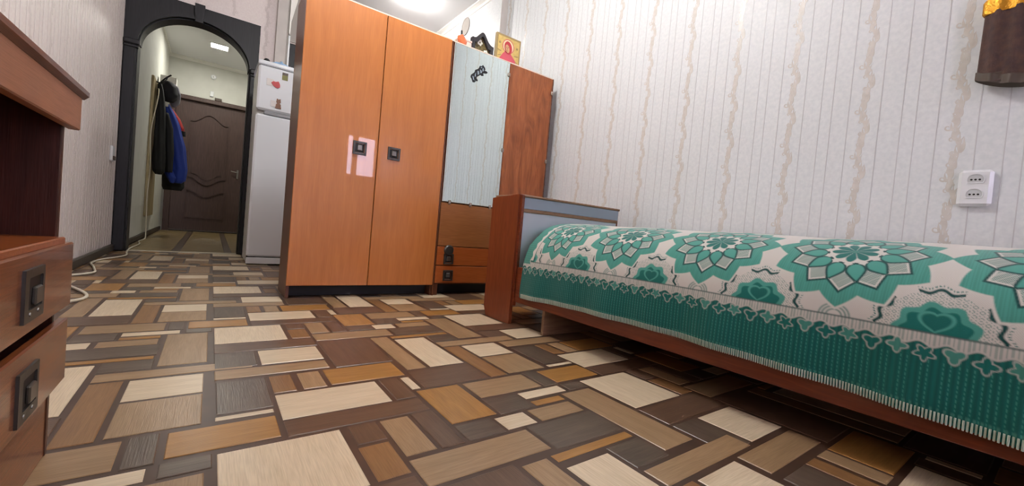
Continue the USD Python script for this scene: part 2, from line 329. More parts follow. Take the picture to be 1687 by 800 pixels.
# wallpaper print: raised vine columns and thin lines
rng = np.random.default_rng(5)
def leaf(c, ang, L, W, bend):
    L = 1.3*L; t = np.linspace(0, 1, 8); x = t*L; y = bend*L*t*t; w = 1.3*W*np.sin(np.pi*t**0.7)
    p = np.r_[np.c_[x, y + w], np.c_[x, y - w][::-1]]
    a = np.array([[math.cos(ang), -math.sin(ang)], [math.sin(ang), math.cos(ang)]])
    return Polygon(p @ a.T + np.array(c)).buffer(0.0004)
def scroll(c, ang, r, sgn, w=0.0055, turn=5.4):
    """tapering spiral that leaves c and winds up at its end"""
    t = np.linspace(0, 1, 18); a = ang + sgn*t*turn; rr = r*(1 - 0.80*t)
    o = np.array(c) - r*np.array([math.cos(ang), math.sin(ang)])
    e = np.stack([np.cos(a), np.sin(a)], 1); wt = (w*(1 - 0.65*t))[:, None]
    return Polygon(np.r_[o + e*(rr[:, None] + wt), (o + e*(rr[:, None] - wt))[::-1]]).buffer(0.0006)
def vine(y0, z0, z1, rr):
    g = []; P = 0.40; zz = np.arange(z0, z1, 0.02); A = 0.020
    wave = lambda z: y0 + A*math.sin(z*2*math.pi/P)
    g.append(LineString([(wave(z), z) for z in zz]).buffer(0.0042))
    z = z0; k = 0
    while z < z1:
        s = 1 if k % 2 else -1; c = (wave(z), z); j = lambda v: v*(0.85 + 0.3*rr.random())
        g += [scroll((c[0] + s*0.006, z), math.pi/2 - s*math.pi/2 + math.pi*(s > 0) + 0.3, j(0.027), s, 0.006), leaf(c, math.pi/2 + s*0.75, j(0.075), 0.0105, -s*0.7), leaf((c[0], z+0.025), math.pi/2 + s*0.35, j(0.06), 0.009, -s*0.6),
              leaf((c[0], z-0.02), math.pi/2 - s*0.9, j(0.05), 0.008, s*0.8), leaf((c[0], z+0.04), math.pi/2 - s*0.25, j(0.062), 0.010, s*0.5), scroll((c[0] - s*0.004, z+0.05), math.pi/2 + s*1.9, j(0.014), -s, 0.004)]
        z += P/4; k += 1
    return unary_union(g).simplify(0.0008).intersection(sbox(y0-0.5, z0, y0+0.5, z1))
def line_band(ys, z0, z1, w):
    return unary_union([sbox(y - w/2, z0, y + w/2, z1) for y in ys])
PER = 0.585
template = vine(0.0, 0.0, 6.2, rng)
vs, ls = [], []
for k in range(-2, 12):
    y = 0.622 + PER*k
    vs.append(affinity.translate(template, y, -0.17*(k % 2)).intersection(sbox(-9, 0.14, 30, ZC-0.12)).intersection(sbox(-9, 0, 7.14, 9)))
    ls += [y - 0.105, y + 0.115, y + 0.245, y + 0.335]
part(wr, 'vine_print', cat_([to_yz_left(extrude(v, 0.0018), XR+0.0005) for v in vs if not v.is_empty]), 'vine', False, kind='stuff')
part(wr, 'line_print', to_yz_left(extrude(line_band([y for y in ls if y < 7.1], 0.14, ZC-0.12, 0.006), 0.003), XR+0.0005), 'line', False, kind='stuff')
vs, ls = [], []
for k in range(0, 15):
    y = 1.7 + PER*k
    vs.append(affinity.translate(template, y, -0.12*(k % 2)).intersection(sbox(-9, 0.14, YB-0.15, ZC-0.12))); ls += [y - 0.1, y + 0.11, y + 0.24, y + 0.335]
part(wl, 'vine_print', cat_([to_yz_right(extrude(v, 0.0018), XL-0.0005) for v in vs if not v.is_empty]), 'vine_left', False, kind='stuff')
part(wl, 'line_print', to_yz_right(extrude(line_band([y for y in ls if y < YB-0.1], 0.14, ZC-0.12, 0.006), 0.003), XL-0.0005), 'line_left', False, kind='stuff')
vs = [affinity.translate(template, 0.73 - PER*k, 0.0).intersection(sbox(XL+0.02, 4.82, 0.9, ZC-0.13).union(sbox(0.64, 0.14, 0.9, ZC-0.13))) for k in range(4)]
part(wb, 'vine_print', cat_([to_xz(extrude(v, 0.0018), YB+0.0005) for v in vs if not v.is_empty]), 'vine_left', False, kind='stuff')

# ------------------------------------------------------------------ floor: patchwork of wood-print pieces, one unit cell repeated
PX, PY = 2.066, 2.095
CELL = [('W', 1.30, 1.57, 2.61, 3.33), ('T', 1.13, 1.275, 2.61, 3.43), ('N', 1.595, 1.735, 2.28, 3.00), ('W', 1.755, 2.085, 2.685, 2.99), ('T', 1.755, 2.085, 2.29, 2.665), ('T', 1.595, 2.335, 3.02, 3.15),
    ('T', 0.065, 0.69, 2.84, 3.00), ('W', 0.315, 0.695, 3.035, 3.345), ('G', 0.07, 0.315, 2.36, 2.80), ('W', 0.065, 0.31, 2.29, 2.335), ('O', -0.10, 0.31, 2.02, 2.25), ('T', 1.35, 1.825, 2.01, 2.25), ('W', 1.59, 1.925, 1.885, 1.98),
    ('G', 1.955, 2.125, 1.88, 1.99), ('T', 1.85, 2.10, 1.11, 1.86), ('W', 2.135, 2.61, 1.50, 1.98), ('N', 0.33, 0.45, 2.525, 2.80), ('T', 0.48, 0.61, 2.525, 2.80), ('O', 0.63, 1.085, 2.53, 2.80), ('W', 0.33, 0.875, 2.18, 2.50),
    ('W', 1.03, 1.09, 2.285, 2.49), ('O', 1.04, 1.32, 1.795, 2.255), ('T', 0.73, 0.88, 1.62, 1.98), ('N', 0.57, 0.71, 1.505, 1.78), ('T', 0.725, 1.355, 1.385, 1.59), ('W', 1.27, 1.465, 1.62, 1.76), ('O', 1.59, 1.82, 1.785, 1.85),
    ('T', 1.495, 1.815, 1.62, 1.76), ('O', 1.30, 1.825, 1.28, 1.34),
    ('B', 0.72, 1.11, 2.82, 3.46), ('B', 0.33, 1.02, 2.00, 2.165), ('B', 0.575, 0.715, 1.80, 1.985), ('B', 0.895, 1.02, 1.61, 1.985), ('B', 0.895, 1.02, 2.18, 2.51), ('G', 1.035, 1.255, 1.61, 1.775), ('B', 1.11, 1.585, 2.275, 2.59),
    ('G', 1.335, 1.575, 1.78, 1.99), ('G', 1.37, 1.835, 1.36, 1.605), ('G', 1.59, 1.835, 1.075, 1.265), ('G', 1.84, 1.945, 2.00, 2.265), ('B', 2.13, 2.78, 1.27, 1.485), ('G', 2.13, 2.365, 0.94, 1.255)]
fl = thing('floor', loc=(1.6, 3, 0), label='floor covered in a patchwork of cream, tan, orange and dark brown wood pieces', **st)
part(fl, 'underlay', bx(XL-0.3, XR+0.3, YF-0.3, YB+0.12, -0.2, -0.0035, 0.002), 'subfloor', False)
part(fl, 'hall_underlay', bx(-1.7, 1.8, YB+0.12, YH+0.4, -0.2, -0.0035, 0.002), 'subfloor', False)
rnd = random.Random(11)
def tile(x0, x1, y0, y1):
    g, c = 0.003, 0.004; z = rnd.uniform(-0.0006, 0.0006)
    o = [(x0+g, y0+g), (x1-g, y0+g), (x1-g, y1-g), (x0+g, y1-g)]; i = [(x0+g+c, y0+g+c), (x1-g-c, y0+g+c), (x1-g-c, y1-g-c), (x0+g+c, y1-g-c)]
    v = [(*p, -0.005) for p in o] + [(*p, z-0.0025) for p in o] + [(*p, z) for p in i]; f = [(8, 9, 10), (8, 10, 11)]
    for a in range(4):
        b = (a+1) % 4
        f += [(a, b, b+4), (a, b+4, a+4), (a+4, b+4, b+8), (a+4, b+8, a+8)]
    return trimesh.Trimesh(v, f, process=False)
pieces = []
for iy in range(-2, 5):
    for ix in range(-2, 3):
        for col, x0, x1, y0, y1 in CELL:
            a0, a1, b0, b1 = max(x0 + ix*PX, XL+0.02), min(x1 + ix*PX, XR-0.02), max(y0 + iy*PY, -1.2), min(y1 + iy*PY, YB+0.02)
            if a1 - a0 < 0.03 or b1 - b0 < 0.03: continue
            q = [seen((x, y, 0)) for x, y in ((a0, b0), (a1, b0), (a1, b1), (a0, b1))]
            area = 0
            if min(p[2] for p in q) > 0.15:
                g = Polygon([p[:2] for p in q]).buffer(0).intersection(sbox(0, 0, 1687, 800)); area = g.area
                if a0 > 2.68 and b1 < 3.5: area *= 0.05      # under the bed
                if a0 > 0.75 and b0 > 5.4: area = 0           # behind the wardrobe
            pieces.append((area, col + ('x' if a1 - a0 >= b1 - b0 else 'y'), (a0, a1, b0, b1)))
pieces.sort(key=lambda t: -t[0])
rest = {}
for k, (area, mat, r) in enumerate(pieces):
    if k < 290 and area > 12: part(fl, 'wood_piece', tile(*r), mat, False)
    else: rest.setdefault(mat, []).append(tile(*r))
for mat, ms in sorted(rest.items()): part(fl, 'small_wood_pieces', cat_(ms), mat, False, kind='stuff')
boards, bands = [], []
y = YB + 0.2
while y < YH - 0.02:
    y1 = min(y + 0.235, YH - 0.02)
    for x0, x1 in ((-1.33, -0.60), (-0.46, 0.27), (0.40, 1.44)): boards.append(tile(x0, x1, y, y1))
    y = y1
for x0, x1 in ((-0.60, -0.46), (0.27, 0.40)): bands.append(tile(x0, x1, YB+0.2, YH-0.02))
part(fl, 'hall_boards', cat_(boards), 'hall_board', False, kind='stuff')
for b in bands: part(fl, 'hall_dark_strip', b, 'hall_band', False)
part(fl, 'threshold', bx(-1.24, 0.5, YB+0.06, YB+0.2, -0.01, 0.006, 0.003), 'threshold')

# ------------------------------------------------------------------ black arch
ar = thing('trim_5', loc=(-0.38, YB, 0), label='black stained wooden arch around the opening to the hall', **st)
inner = Polygon(arch_outline(-1.235, 0.475, 3.80, 0.70, 48))
head = sbox(XL+0.001, 3.80, 0.625, 4.76).difference(inner)
part(ar, 'arch_panel', to_xz(extrude(head, 0.06), YB), 'black_wood', False)
ring = inner.buffer(0.055, join_style=1).difference(inner).intersection(sbox(-2, 3.82, 2, 6))
part(ar, 'arch_moulding', to_xz(extrude(ring, 0.10), YB), 'black_wood', False)
for x0, x1 in ((XL+0.001, -1.25), (0.49, 0.625)):
    part(ar, 'column', bx(x0, x1, YB-0.07, YB+0.001, 0, 3.74, 0.02), 'black_wood')
    part(ar, 'capital', cat_([bx(x0-0.002*(x0 > 0), x1+0.045*(x0 < 0), YB-0.12, YB, 3.74, 3.84, 0.02), bx(x0, x1+0.03*(x0 < 0), YB-0.095, YB, 3.69, 3.745, 0.015)]), 'black_wood')
    part(ar, 'jamb_lining', bx(-1.275 if x0 < 0 else 0.475, -1.235 if x0 < 0 else 0.515, YB-0.01, YB+0.32, 0, 3.8, 0.004), 'black_wood')
soff = arch_outline(-1.25, 0.49, 3.80, 0.71, 48)
band = Polygon(soff).difference(Polygon(soff).buffer(-0.03, join_style=1)).intersection(sbox(-2, 3.81, 2, 6))
part(ar, 'arch_soffit', to_xz(extrude(band, 0.32), YB+0.31), 'black_wood', False)
part(ar, 'keystone', to_xz(extrude(Polygon([(-0.44, 4.45), (-0.32, 4.45), (-0.30, 4.79), (-0.46, 4.79)]), 0.13), YB), 'black_wood', False)

# ------------------------------------------------------------------ hall: entrance door, lamp, coats, cable
d1 = thing('door_1', loc=(-0.1, YH, 0), label='dark brown entrance door with curved mouldings at the hall end', **st)
part(d1, 'door_frame', to_xz(extrude(sbox(-1.30, 0, 1.10, 4.58).difference(sbox(-1.14, -0.01, 0.94, 4.44)), 0.10), YH), 'door', False)
part(d1, 'door_lintel', bx(-1.32, 1.12, YH-0.14, YH, 4.44, 4.585, 0.02), 'door')
part(d1, 'door_leaf', bx(-1.14, 0.94, YH-0.03, YH+0.12, 0.02, 4.44, 0.01), 'door')
part(d1, 'door_sill', bx(-1.14, 0.94, YH-0.06, YH+0.1, 0, 0.05, 0.01), 'base')
def ogee(x0, x1, z0, z1, up, dn, n=30):
    t = np.linspace(0, 1, n); s = lambda t: np.where((t > 0.22) & (t < 0.78), 0.5 + 0.5*np.sin((t-0.5)/0.28*np.pi/2*1.0 + np.pi/2), 0.5 + 0.0*t)
    w = lambda t: np.clip(np.sin(np.pi*np.clip((t-0.12)/0.76, 0, 1)), 0, 1)**1.4
    top = np.c_[x0 + (x1-x0)*t, z1 + up*w(t)]; bot = np.c_[x0 + (x1-x0)*t, z0 + dn*w(t)][::-1]
    return Polygon(np.r_[top, bot])
def moulding(poly, w=0.04):
    return cat_([to_xz(extrude(poly.difference(poly.buffer(-w)), 0.025), YH-0.028), to_xz(extrude(poly.buffer(-w*0.3).difference(poly.buffer(-w*0.7)), 0.04), YH-0.028)])
part(d1, 'moulding', moulding(ogee(-0.76, 0.36, 1.86, 3.80, 0.27, -0.24)), 'door', False)
part(d1, 'moulding', moulding(ogee(-0.76, 0.36, 0.46, 1.44, -0.20, 0.0)), 'door', False)
part(d1, 'panel', to_xz(extrude(ogee(-0.64, 0.24, 2.0, 3.70, 0.22, -0.2), 0.02), YH-0.028), 'door', False)
hd = part(d1, 'lock_plate', bx(0.66, 0.73, YH-0.055, YH-0.03, 1.98, 2.3, 0.01), 'steel', label='steel lock plate')
part(hd, 'handle_lever', cat_([rod((0.69, YH-0.05, 2.2), (0.69, YH-0.13, 2.2), 0.018), rod((0.70, YH-0.12, 2.2), (0.49, YH-0.12, 2.23), 0.018)]), 'steel')
d2 = thing('door_2', loc=(2, YB, 0), label='dark brown door standing behind the tall wardrobe', **st)
part(d2, 'door_leaf', bx(1.17, 2.9, YB+0.02, YB+0.12, 0.01, 4.62, 0.01), 'black_wood')
part(d2, 'door_casing', bx(1.135, 1.17, YB-0.06, YB+0.02, 0, 4.75, 0.004), 'white_plastic')

def ceiling_lamp(name, label, x, y, half, emis, square=True, group=None):
    t = thing(name, label, 'ceiling lamp', (x, y, ZC))
    if square:
        part(t, 'lamp_frame', to_xy_up(extrude(sbox(x-half, y-half, x+half, y+half).difference(sbox(x-half*0.88, y-half*0.88, x+half*0.88, y+half*0.88)), 0.03), ZC-0.03), 'lamp_rim', False)
        part(t, 'lamp_diffuser', bx(x-half*0.89, x+half*0.89, y-half*0.89, y+half*0.89, ZC-0.022, ZC-0.004, 0.004), emis)
    else:
        part(t, 'lamp_base', lathe([(0, 0), (half, 0), (half, -0.05), (half*0.9, -0.06), (0, -0.06)][::-1], (x, y, ZC), sections=40), 'lamp_rim')
        if half > 0.3: part(t, 'lamp_diffuser', lathe([(0.34*math.sin(q), -0.37 - 0.34*math.cos(q)) for q in np.linspace(0, 2.75, 24)] + [(0.10, -0.055)], (x, y, ZC), sections=40), emis, True)
        else: part(t, 'lamp_diffuser', lathe([(0, -0.17), (half*0.5, -0.155), (half*0.8, -0.11), (half*0.9, -0.06), (0, -0.058)], (x, y, ZC), sections=40), emis)
    return t
ceiling_lamp('hall_ceiling_lamp', 'small square lit ceiling lamp in the hall, seen through the arch', -0.06, 15.95, 0.24, 'lamp_hall')
ceiling_lamp('room_ceiling_lamp', 'lit round ceiling lamp seen just above the top edge of the tall wardrobe', 3.32, 8.82, 0.11, 'lamp_spot', False)
ceiling_lamp('ceiling_lamp', 'round ceiling lamp in the middle of the room above the patchwork floor', 1.55, 3.7, 0.42, 'lamp_main', False)

def garment(rows, y0, fold=0.03, n=40, seed=1, k=7):
    """stacked ellipses: rows of (z, x centre, x radius, y radius)"""
    r = np.random.default_rng(seed); ph = r.random(3)*6.28; a = np.arange(n)*2*np.pi/n; zs = [q[0] for q in rows]
    zz = np.linspace(zs[0], zs[-1], 28); R = []
    xs, rx, ry = (np.interp(-zz, [-z for z in zs], [q[i] for q in rows]) for i in (1, 2, 3))
    for z, c, u, w in zip(zz, xs, rx, ry):
        f = 1 + fold*np.sin(k*a + ph[0] + 1.5*z) + fold*0.6*np.sin((k-3)*a + ph[1] - 2.3*z) + fold*0.4*np.sin(9*z + 2*a + ph[2])
        R.append(np.c_[c + u*f*np.cos(a), y0 + w*f*np.sin(a), np.full(n, z)])
    return loft(R)
rk = thing('coat_rack', 'tall pale wooden coat rack board with a white shelf on the left hall wall', 'coat rack', (-1.36, 14.8, 0))
part(rk, 'back_board', bx(-1.38, -1.33, 13.95, 15.5, 0.55, 4.1, 0.01), 'rack_board')
part(rk, 'shelf', bx(-1.33, -0.98, 15.25, 15.55, 3.9, 4.45, 0.01), 'shelf_white', label='white end panel of the rack')
for q, yy in enumerate((14.4, 14.75, 15.1)): part(rk, 'hook', tube([(-1.33, yy, 4.05), (-1.24, yy, 4.04), (-1.16, yy, 4.10), (-1.12, yy, 4.2)], 0.015), 'recess')
t = thing('black_hat', 'round black fabric hat hanging at the top of the coat rack', 'hat', (-1.15, 14.9, 3.6))
cap = garment([(4.20, -1.13, 0.03, 0.04), (4.17, -1.13, 0.12, 0.14), (4.05, -1.11, 0.18, 0.2), (3.85, -1.09, 0.20, 0.22), (3.74, -1.08, 0.17, 0.2), (3.66, -1.08, 0.10, 0.12)], 14.75, 0.015)
part(t, 'crown', cap, 'hat_black', True)
part(t, 'strap', tube([(-1.28, 14.62, 4.05), (-1.18, 14.58, 4.2), (-1.05, 14.56, 4.33)], 0.018), 'hat_black')
t = thing('grey_hat', 'grey fabric hat hanging behind the round black hat', 'hat', (-0.98, 15.2, 3.6))
part(t, 'crown', garment([(4.22, -1.02, 0.03, 0.03), (4.15, -1.0, 0.09, 0.1), (3.95, -0.98, 0.13, 0.12), (3.72, -0.98, 0.11, 0.11), (3.6, -1.0, 0.05, 0.06)], 15.1, 0.015, seed=3), 'bag_grey', True)
t = thing('blue_jacket', 'bright blue hanging jacket with a white collar tag beneath the black hat', 'jacket', (-0.95, 14.9, 1.5))
part(t, 'jacket_body', garment([(3.62, -1.13, 0.05, 0.08), (3.45, -1.08, 0.10, 0.14), (3.1, -0.98, 0.15, 0.16), (2.5, -0.86, 0.18, 0.16), (1.9, -0.78, 0.17, 0.15), (1.55, -0.80, 0.16, 0.14), (1.5, -0.80, 0.08, 0.08)], 14.95, 0.06, seed=7), 'coat_blue', True)
part(t, 'sleeve', garment([(2.2, -1.10, 0.07, 0.08), (1.9, -1.05, 0.11, 0.1), (1.62, -0.92, 0.10, 0.1), (1.48, -0.90, 0.04, 0.05)], 14.70, 0.05, seed=8, n=24), 'coat_blue', True)
part(t, 'collar_tag', bx(-1.19, -1.09, 14.74, 14.79, 3.52, 3.64, 0.01), 'shelf_white', label='white tag')
t = thing('red_jacket', 'red garment sleeve showing beside the blue jacket', 'jacket', (-0.85, 15.2, 2.9))
part(t, 'sleeve', garment([(3.55, -1.05, 0.04, 0.06), (3.3, -0.93, 0.09, 0.1), (3.05, -0.83, 0.09, 0.1), (2.93, -0.80, 0.06, 0.07)], 15.2, 0.05, seed=9, n=24), 'coat_red', True)
part(t, 'cuff', garment([(2.98, -0.79, 0.085, 0.09), (2.85, -0.78, 0.08, 0.08)], 15.2, 0.03, seed=9, n=24), 'coat_black', True)
t = thing('black_coat', 'long black coat hanging at the front of the coat rack', 'coat', (-1.25, 14.5, 1.5))
part(t, 'coat_body', garment([(4.0, -1.25, 0.04, 0.06), (3.8, -1.23, 0.07, 0.1), (3.3, -1.20, 0.10, 0.16), (2.6, -1.18, 0.12, 0.2), (2.0, -1.17, 0.13, 0.2), (1.7, -1.16, 0.12, 0.18), (1.66, -1.16, 0.07, 0.1)], 14.35, 0.07, seed=12), 'coat_black', True)
part(t, 'sleeve', garment([(3.3, -1.10, 0.05, 0.07), (2.9, -1.02, 0.09, 0.1), (2.3, -0.98, 0.09, 0.1), (1.75, -0.97, 0.07, 0.08)], 14.45, 0.06, seed=13, n=24), 'coat_black', True)
t = thing('black_bag', 'black bag hanging lowest beneath the jackets on the coat rack', 'bag', (-0.95, 15.2, 1.3))
part(t, 'bag_body', garment([(1.9, -0.95, 0.16, 0.1), (1.7, -0.93, 0.24, 0.12), (1.40, -0.92, 0.25, 0.13), (1.30, -0.93, 0.2, 0.1)], 15.32, 0.04, seed=21), 'coat_black', True)
part(t, 'strap', tube([(-1.05, 15.1, 1.85), (-1.12, 15.15, 3.0), (-1.15, 15.2, 3.9)], 0.02), 'coat_black')

cable = [(-1.27, 14.3, 3.86), (-1.24, 14.1, 3.70), (-1.29, 14.05, 3.2), (-1.33, 13.9, 2.55), (-1.31, 14.0, 1.95), (-1.325, 13.95, 1.1), (-1.31, 13.9, 0.5), (-1.29, 13.75, 0.10), (-1.27, 13.4, 0.016), (-1.29, 12.6, 0.016), (-1.21, 11.94, 0.016), (-1.20, 11.4, 0.016), (-1.22, 10.9, 0.016), (-1.20, 10.35, 0.025),
         (-1.166, 9.898, 0.016), (-1.12, 9.40, 0.016), (-1.18, 9.08, 0.016), (-1.30, 8.75, 0.016), (-1.335, 8.36, 0.016), (-1.33, 8.20, 0.016), (-1.26, 7.9, 0.016), (-1.18, 7.5, 0.016), (-1.155, 7.2, 0.016), (-1.22, 7.08, 0.016), (-1.30, 7.0, 0.016), (-1.33, 6.6, 0.016), (-1.33, 5.2, 0.016)]
p = part(None, 'extension_cord', tube(cable, 0.0135, 8, 6), 'cable', True)
tag(p, label='cream extension cord running down the hall wall and along the left baseboard', cat='cord')
t = thing('door_buffer', 'small white square plate on the wall above the entrance door', 'wall plate', (-0.2, YH, 4.8)); part(t, 'plate', bx(-0.25, -0.15, YH-0.03, YH, 4.72, 4.90, 0.01), 'white_plastic')
t = thing('door_bell', 'small round white bell on the hall end wall near the ceiling', 'doorbell', (-0.18, YH, 5.4)); part(t, 'bell_cover', lathe([(0, 0.05), (0.05, 0.045), (0.08, 0.02), (0.085, 0)], (-0.18, YH, 5.40), '-y'), 'white_plastic'); part(t, 'bell_button', lathe([(0, 0.07), (0.02, 0.065), (0.025, 0.03)], (-0.18, YH, 5.40), '-y'), 'steel')
t = thing('key_box', 'tiny dark box sitting on top of the entrance door lintel', 'box', (-0.02, YH-0.07, 4.585)); part(t, 'box_body', bx(-0.1, 0.08, YH-0.13, YH-0.02, 4.585, 4.67, 0.01), 'sticker_dark'); part(t, 'box_lid', bx(-0.11, 0.09, YH-0.135, YH-0.015, 4.67, 4.69, 0.005), 'steel')

# ------------------------------------------------------------------ fridge
fr = thing('fridge', 'tall narrow white two-door fridge beside the black arch', 'fridge', (0.83, 9.0, 0))
FX0, FX1, FY = 0.53, 1.12, 8.5
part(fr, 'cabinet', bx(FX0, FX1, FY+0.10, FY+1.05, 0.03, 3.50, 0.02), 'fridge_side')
part(fr, 'top_cover', bx(FX0-0.01, FX1+0.01, FY+0.02, FY+1.06, 3.49, 3.57, 0.02), 'fridge')
part(fr, 'freezer_door', bx(FX0, FX1, FY, FY+0.09, 2.715, 3.48, 0.03), 'fridge', label='white upper freezer door')
part(fr, 'fridge_door', bx(FX0, FX1, FY, FY+0.09, 0.15, 2.64, 0.03), 'fridge', label='white lower door')
part(fr, 'handle_strip', bx(FX0+0.12, FX1-0.01, FY+0.005, FY+0.09, 2.645, 2.71, 0.012), 'fridge_grey', label='grey handle strip between the doors')
part(fr, 'top_strip', bx(FX0+0.01, FX1-0.01, FY+0.01, FY+0.06, 3.48, 3.50, 0.004), 'fridge_grey')
part(fr, 'kick_plate', bx(FX0, FX1, FY+0.01, FY+0.12, 0.02, 0.135, 0.01), 'fridge')
part(fr, 'door_gap', bx(FX0+0.005, FX1-0.005, FY+0.03, FY+0.1, 0.13, 0.155, 0.003), 'gap')
for x in (FX0+0.05, FX1-0.05): part(fr, 'foot', lathe([(0, 0), (0.03, 0), (0.03, 0.035), (0, 0.035)], (x, FY+0.15, 0), sections=12), 'gap')
def on_front(poly, y, t): return to_xz(extrude(poly, t), y)
def blob(cx, cz, r, n, amp, seed):
    g = np.random.default_rng(seed); a = np.arange(n)*2*np.pi/n; rr = r*(1 + amp*(g.random(n)-0.5)*2)
    return Polygon(np.c_[cx + rr*np.cos(a)*1.25, cz + rr*np.sin(a)]).buffer(0.006)
t = thing('flower_magnet', 'red flower-shaped fridge magnet on a pale card, upper left of the freezer door', 'fridge magnet', (0.74, FY, 3.2))
part(t, 'card', bx(0.655, 0.77, FY-0.006, FY, 3.15, 3.27, 0.002), 'magnet_white'); part(t, 'magnet', on_front(blob(0.80, 3.19, 0.05, 11, 0.3, 2), FY-0.006, 0.012), 'magnet_red', False)
t = thing('bear_magnet', 'small brown bear-shaped fridge magnet on a pale card, bottom of the freezer door', 'fridge magnet', (0.82, FY, 2.85))
bear = unary_union([Point(0.855, 2.905).buffer(0.035), Point(0.855, 2.835).buffer(0.04), Point(0.835, 2.94).buffer(0.012), Point(0.875, 2.94).buffer(0.012), sbox(0.81, 2.785, 0.90, 2.815)])
part(t, 'card', bx(0.735, 0.85, FY-0.006, FY, 2.80, 2.91, 0.002), 'magnet_white'); part(t, 'magnet', on_front(bear, FY-0.006, 0.012), 'magnet_brown', False)
t = thing('fridge_sticker', 'olive and dark square sticker at the upper right of the freezer door', 'sticker', (0.93, FY, 3.37))
part(t, 'sticker_top', bx(0.885, 0.975, FY-0.004, FY, 3.385, 3.43, 0.001), 'sticker_dark'); part(t, 'sticker_base', bx(0.885, 0.975, FY-0.004, FY, 3.30, 3.385, 0.001), 'sticker_olive')
t = thing('dark_clip', 'small dark clip lying on the fridge top near its left edge', 'clip', (0.645, FY+0.12, 3.57)); part(t, 'clip_body', garment([(3.625, 0.645, 0.03, 0.03), (3.60, 0.645, 0.05, 0.05), (3.57, 0.645, 0.055, 0.05)], FY+0.12, 0.0, 20), 'gap', True); part(t, 'clip_wing', bx(0.59, 0.63, FY+0.08, FY+0.16, 3.57, 3.59, 0.005), 'sticker_dark')
t = thing('blue_bag', 'crumpled pale blue polythene bag on the fridge top', 'bag', (0.87, FY+0.2, 3.57)); part(t, 'bag_body', garment([(3.64, 0.86, 0.04, 0.04), (3.615, 0.86, 0.12, 0.1), (3.57, 0.86, 0.15, 0.13)], FY+0.2, 0.16, 30, 4), 'blue_bag', True); part(t, 'bag_knot', garment([(3.67, 0.88, 0.015, 0.015), (3.63, 0.88, 0.03, 0.03)], FY+0.2, 0.1, 14, 4), 'blue_bag', True)

# ------------------------------------------------------------------ wardrobes
WY, WT = 5.30, 3.565
def square_handle(parent, cx, cz, y=WY, r=0.08, tall=1.0):
    h = part(parent, 'handle_plate', to_xz(extrude(sbox(cx-r, cz-r*tall, cx+r, cz+r*tall).difference(sbox(cx-r*0.6, cz-r*tall*0.6, cx+r*0.6, cz+r*tall*0.6).buffer(0.01)), 0.018), y), 'handle', False, label='dark square metal handle plate')
    part(h, 'handle_recess', to_xz(extrude(sbox(cx-r*0.66, cz-r*tall*0.66, cx+r*0.66, cz+r*tall*0.66), 0.003), y), 'recess', False)
    part(h, 'handle_pull', bx(cx-r*0.42, cx+r*0.42, y-0.022, y-0.004, cz-r*tall*0.42, cz+r*tall*0.5, 0.008), 'handle_pull')
w1 = thing('tall_wardrobe', 'tall two-door wardrobe in glossy orange-brown lacquer beside the fridge', 'wardrobe', (1.64, WY+0.35, 0))
X0, X1, WD = 0.735, 2.562, 0.62
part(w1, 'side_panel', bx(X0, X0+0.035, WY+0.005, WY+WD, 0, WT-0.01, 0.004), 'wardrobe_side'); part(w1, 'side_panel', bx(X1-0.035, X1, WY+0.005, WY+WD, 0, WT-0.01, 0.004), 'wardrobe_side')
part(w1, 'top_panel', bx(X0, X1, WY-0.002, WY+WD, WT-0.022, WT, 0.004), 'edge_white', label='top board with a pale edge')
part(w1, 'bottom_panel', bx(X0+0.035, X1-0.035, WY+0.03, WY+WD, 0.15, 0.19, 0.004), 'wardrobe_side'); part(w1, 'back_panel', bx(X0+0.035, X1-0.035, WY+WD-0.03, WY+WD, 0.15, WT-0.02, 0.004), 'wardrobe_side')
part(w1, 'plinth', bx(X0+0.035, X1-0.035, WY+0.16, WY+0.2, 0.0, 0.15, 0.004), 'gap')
dl = part(w1, 'door', bx(X0-0.003, 1.643, WY-0.03, WY, 0.148, WT-0.026, 0.006), 'wardrobe', label='left orange-brown door'); dr = part(w1, 'door', bx(1.651, X1-0.012, WY-0.03, WY, 0.148, WT-0.026, 0.006), 'wardrobe', label='right orange-brown door')
square_handle(dl, 1.425, 1.845, WY-0.03); square_handle(dr, 1.855, 1.85, WY-0.03)
part(w1, 'end_strip', bx(X1-0.010, X1+0.012, WY-0.025, WY+0.02, 0.0, WT-0.03, 0.003), 'wardrobe_side')
w2 = thing('mirror_wardrobe', 'lower wardrobe section with a tall mirror, drawers and a red swirl-grained door', 'wardrobe', (3.5, WY+0.35, 0))
A0, A1, A2 = 2.585, 3.535, 4.425; WT2 = 3.555
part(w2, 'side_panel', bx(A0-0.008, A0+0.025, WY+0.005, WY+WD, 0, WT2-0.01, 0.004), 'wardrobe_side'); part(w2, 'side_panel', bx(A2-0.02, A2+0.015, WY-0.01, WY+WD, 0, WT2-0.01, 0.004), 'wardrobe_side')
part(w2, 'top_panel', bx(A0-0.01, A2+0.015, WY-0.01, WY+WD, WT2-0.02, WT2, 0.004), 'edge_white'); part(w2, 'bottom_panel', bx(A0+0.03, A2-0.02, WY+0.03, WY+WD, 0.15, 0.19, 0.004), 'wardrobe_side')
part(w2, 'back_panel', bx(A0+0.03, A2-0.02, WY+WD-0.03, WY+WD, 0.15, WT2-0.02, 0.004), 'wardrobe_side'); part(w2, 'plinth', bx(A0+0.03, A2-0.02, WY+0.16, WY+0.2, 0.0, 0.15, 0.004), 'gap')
md = part(w2, 'mirror_door', bx(A0, A1, WY-0.02, WY, 1.325, WT2-0.024, 0.003), 'wardrobe_side'); part(md, 'mirror', bx(A0+0.006, A1-0.004, WY-0.032, WY-0.0205, 1.33, WT2-0.028, 0.003), 'mirror', False, label='tall mirror')
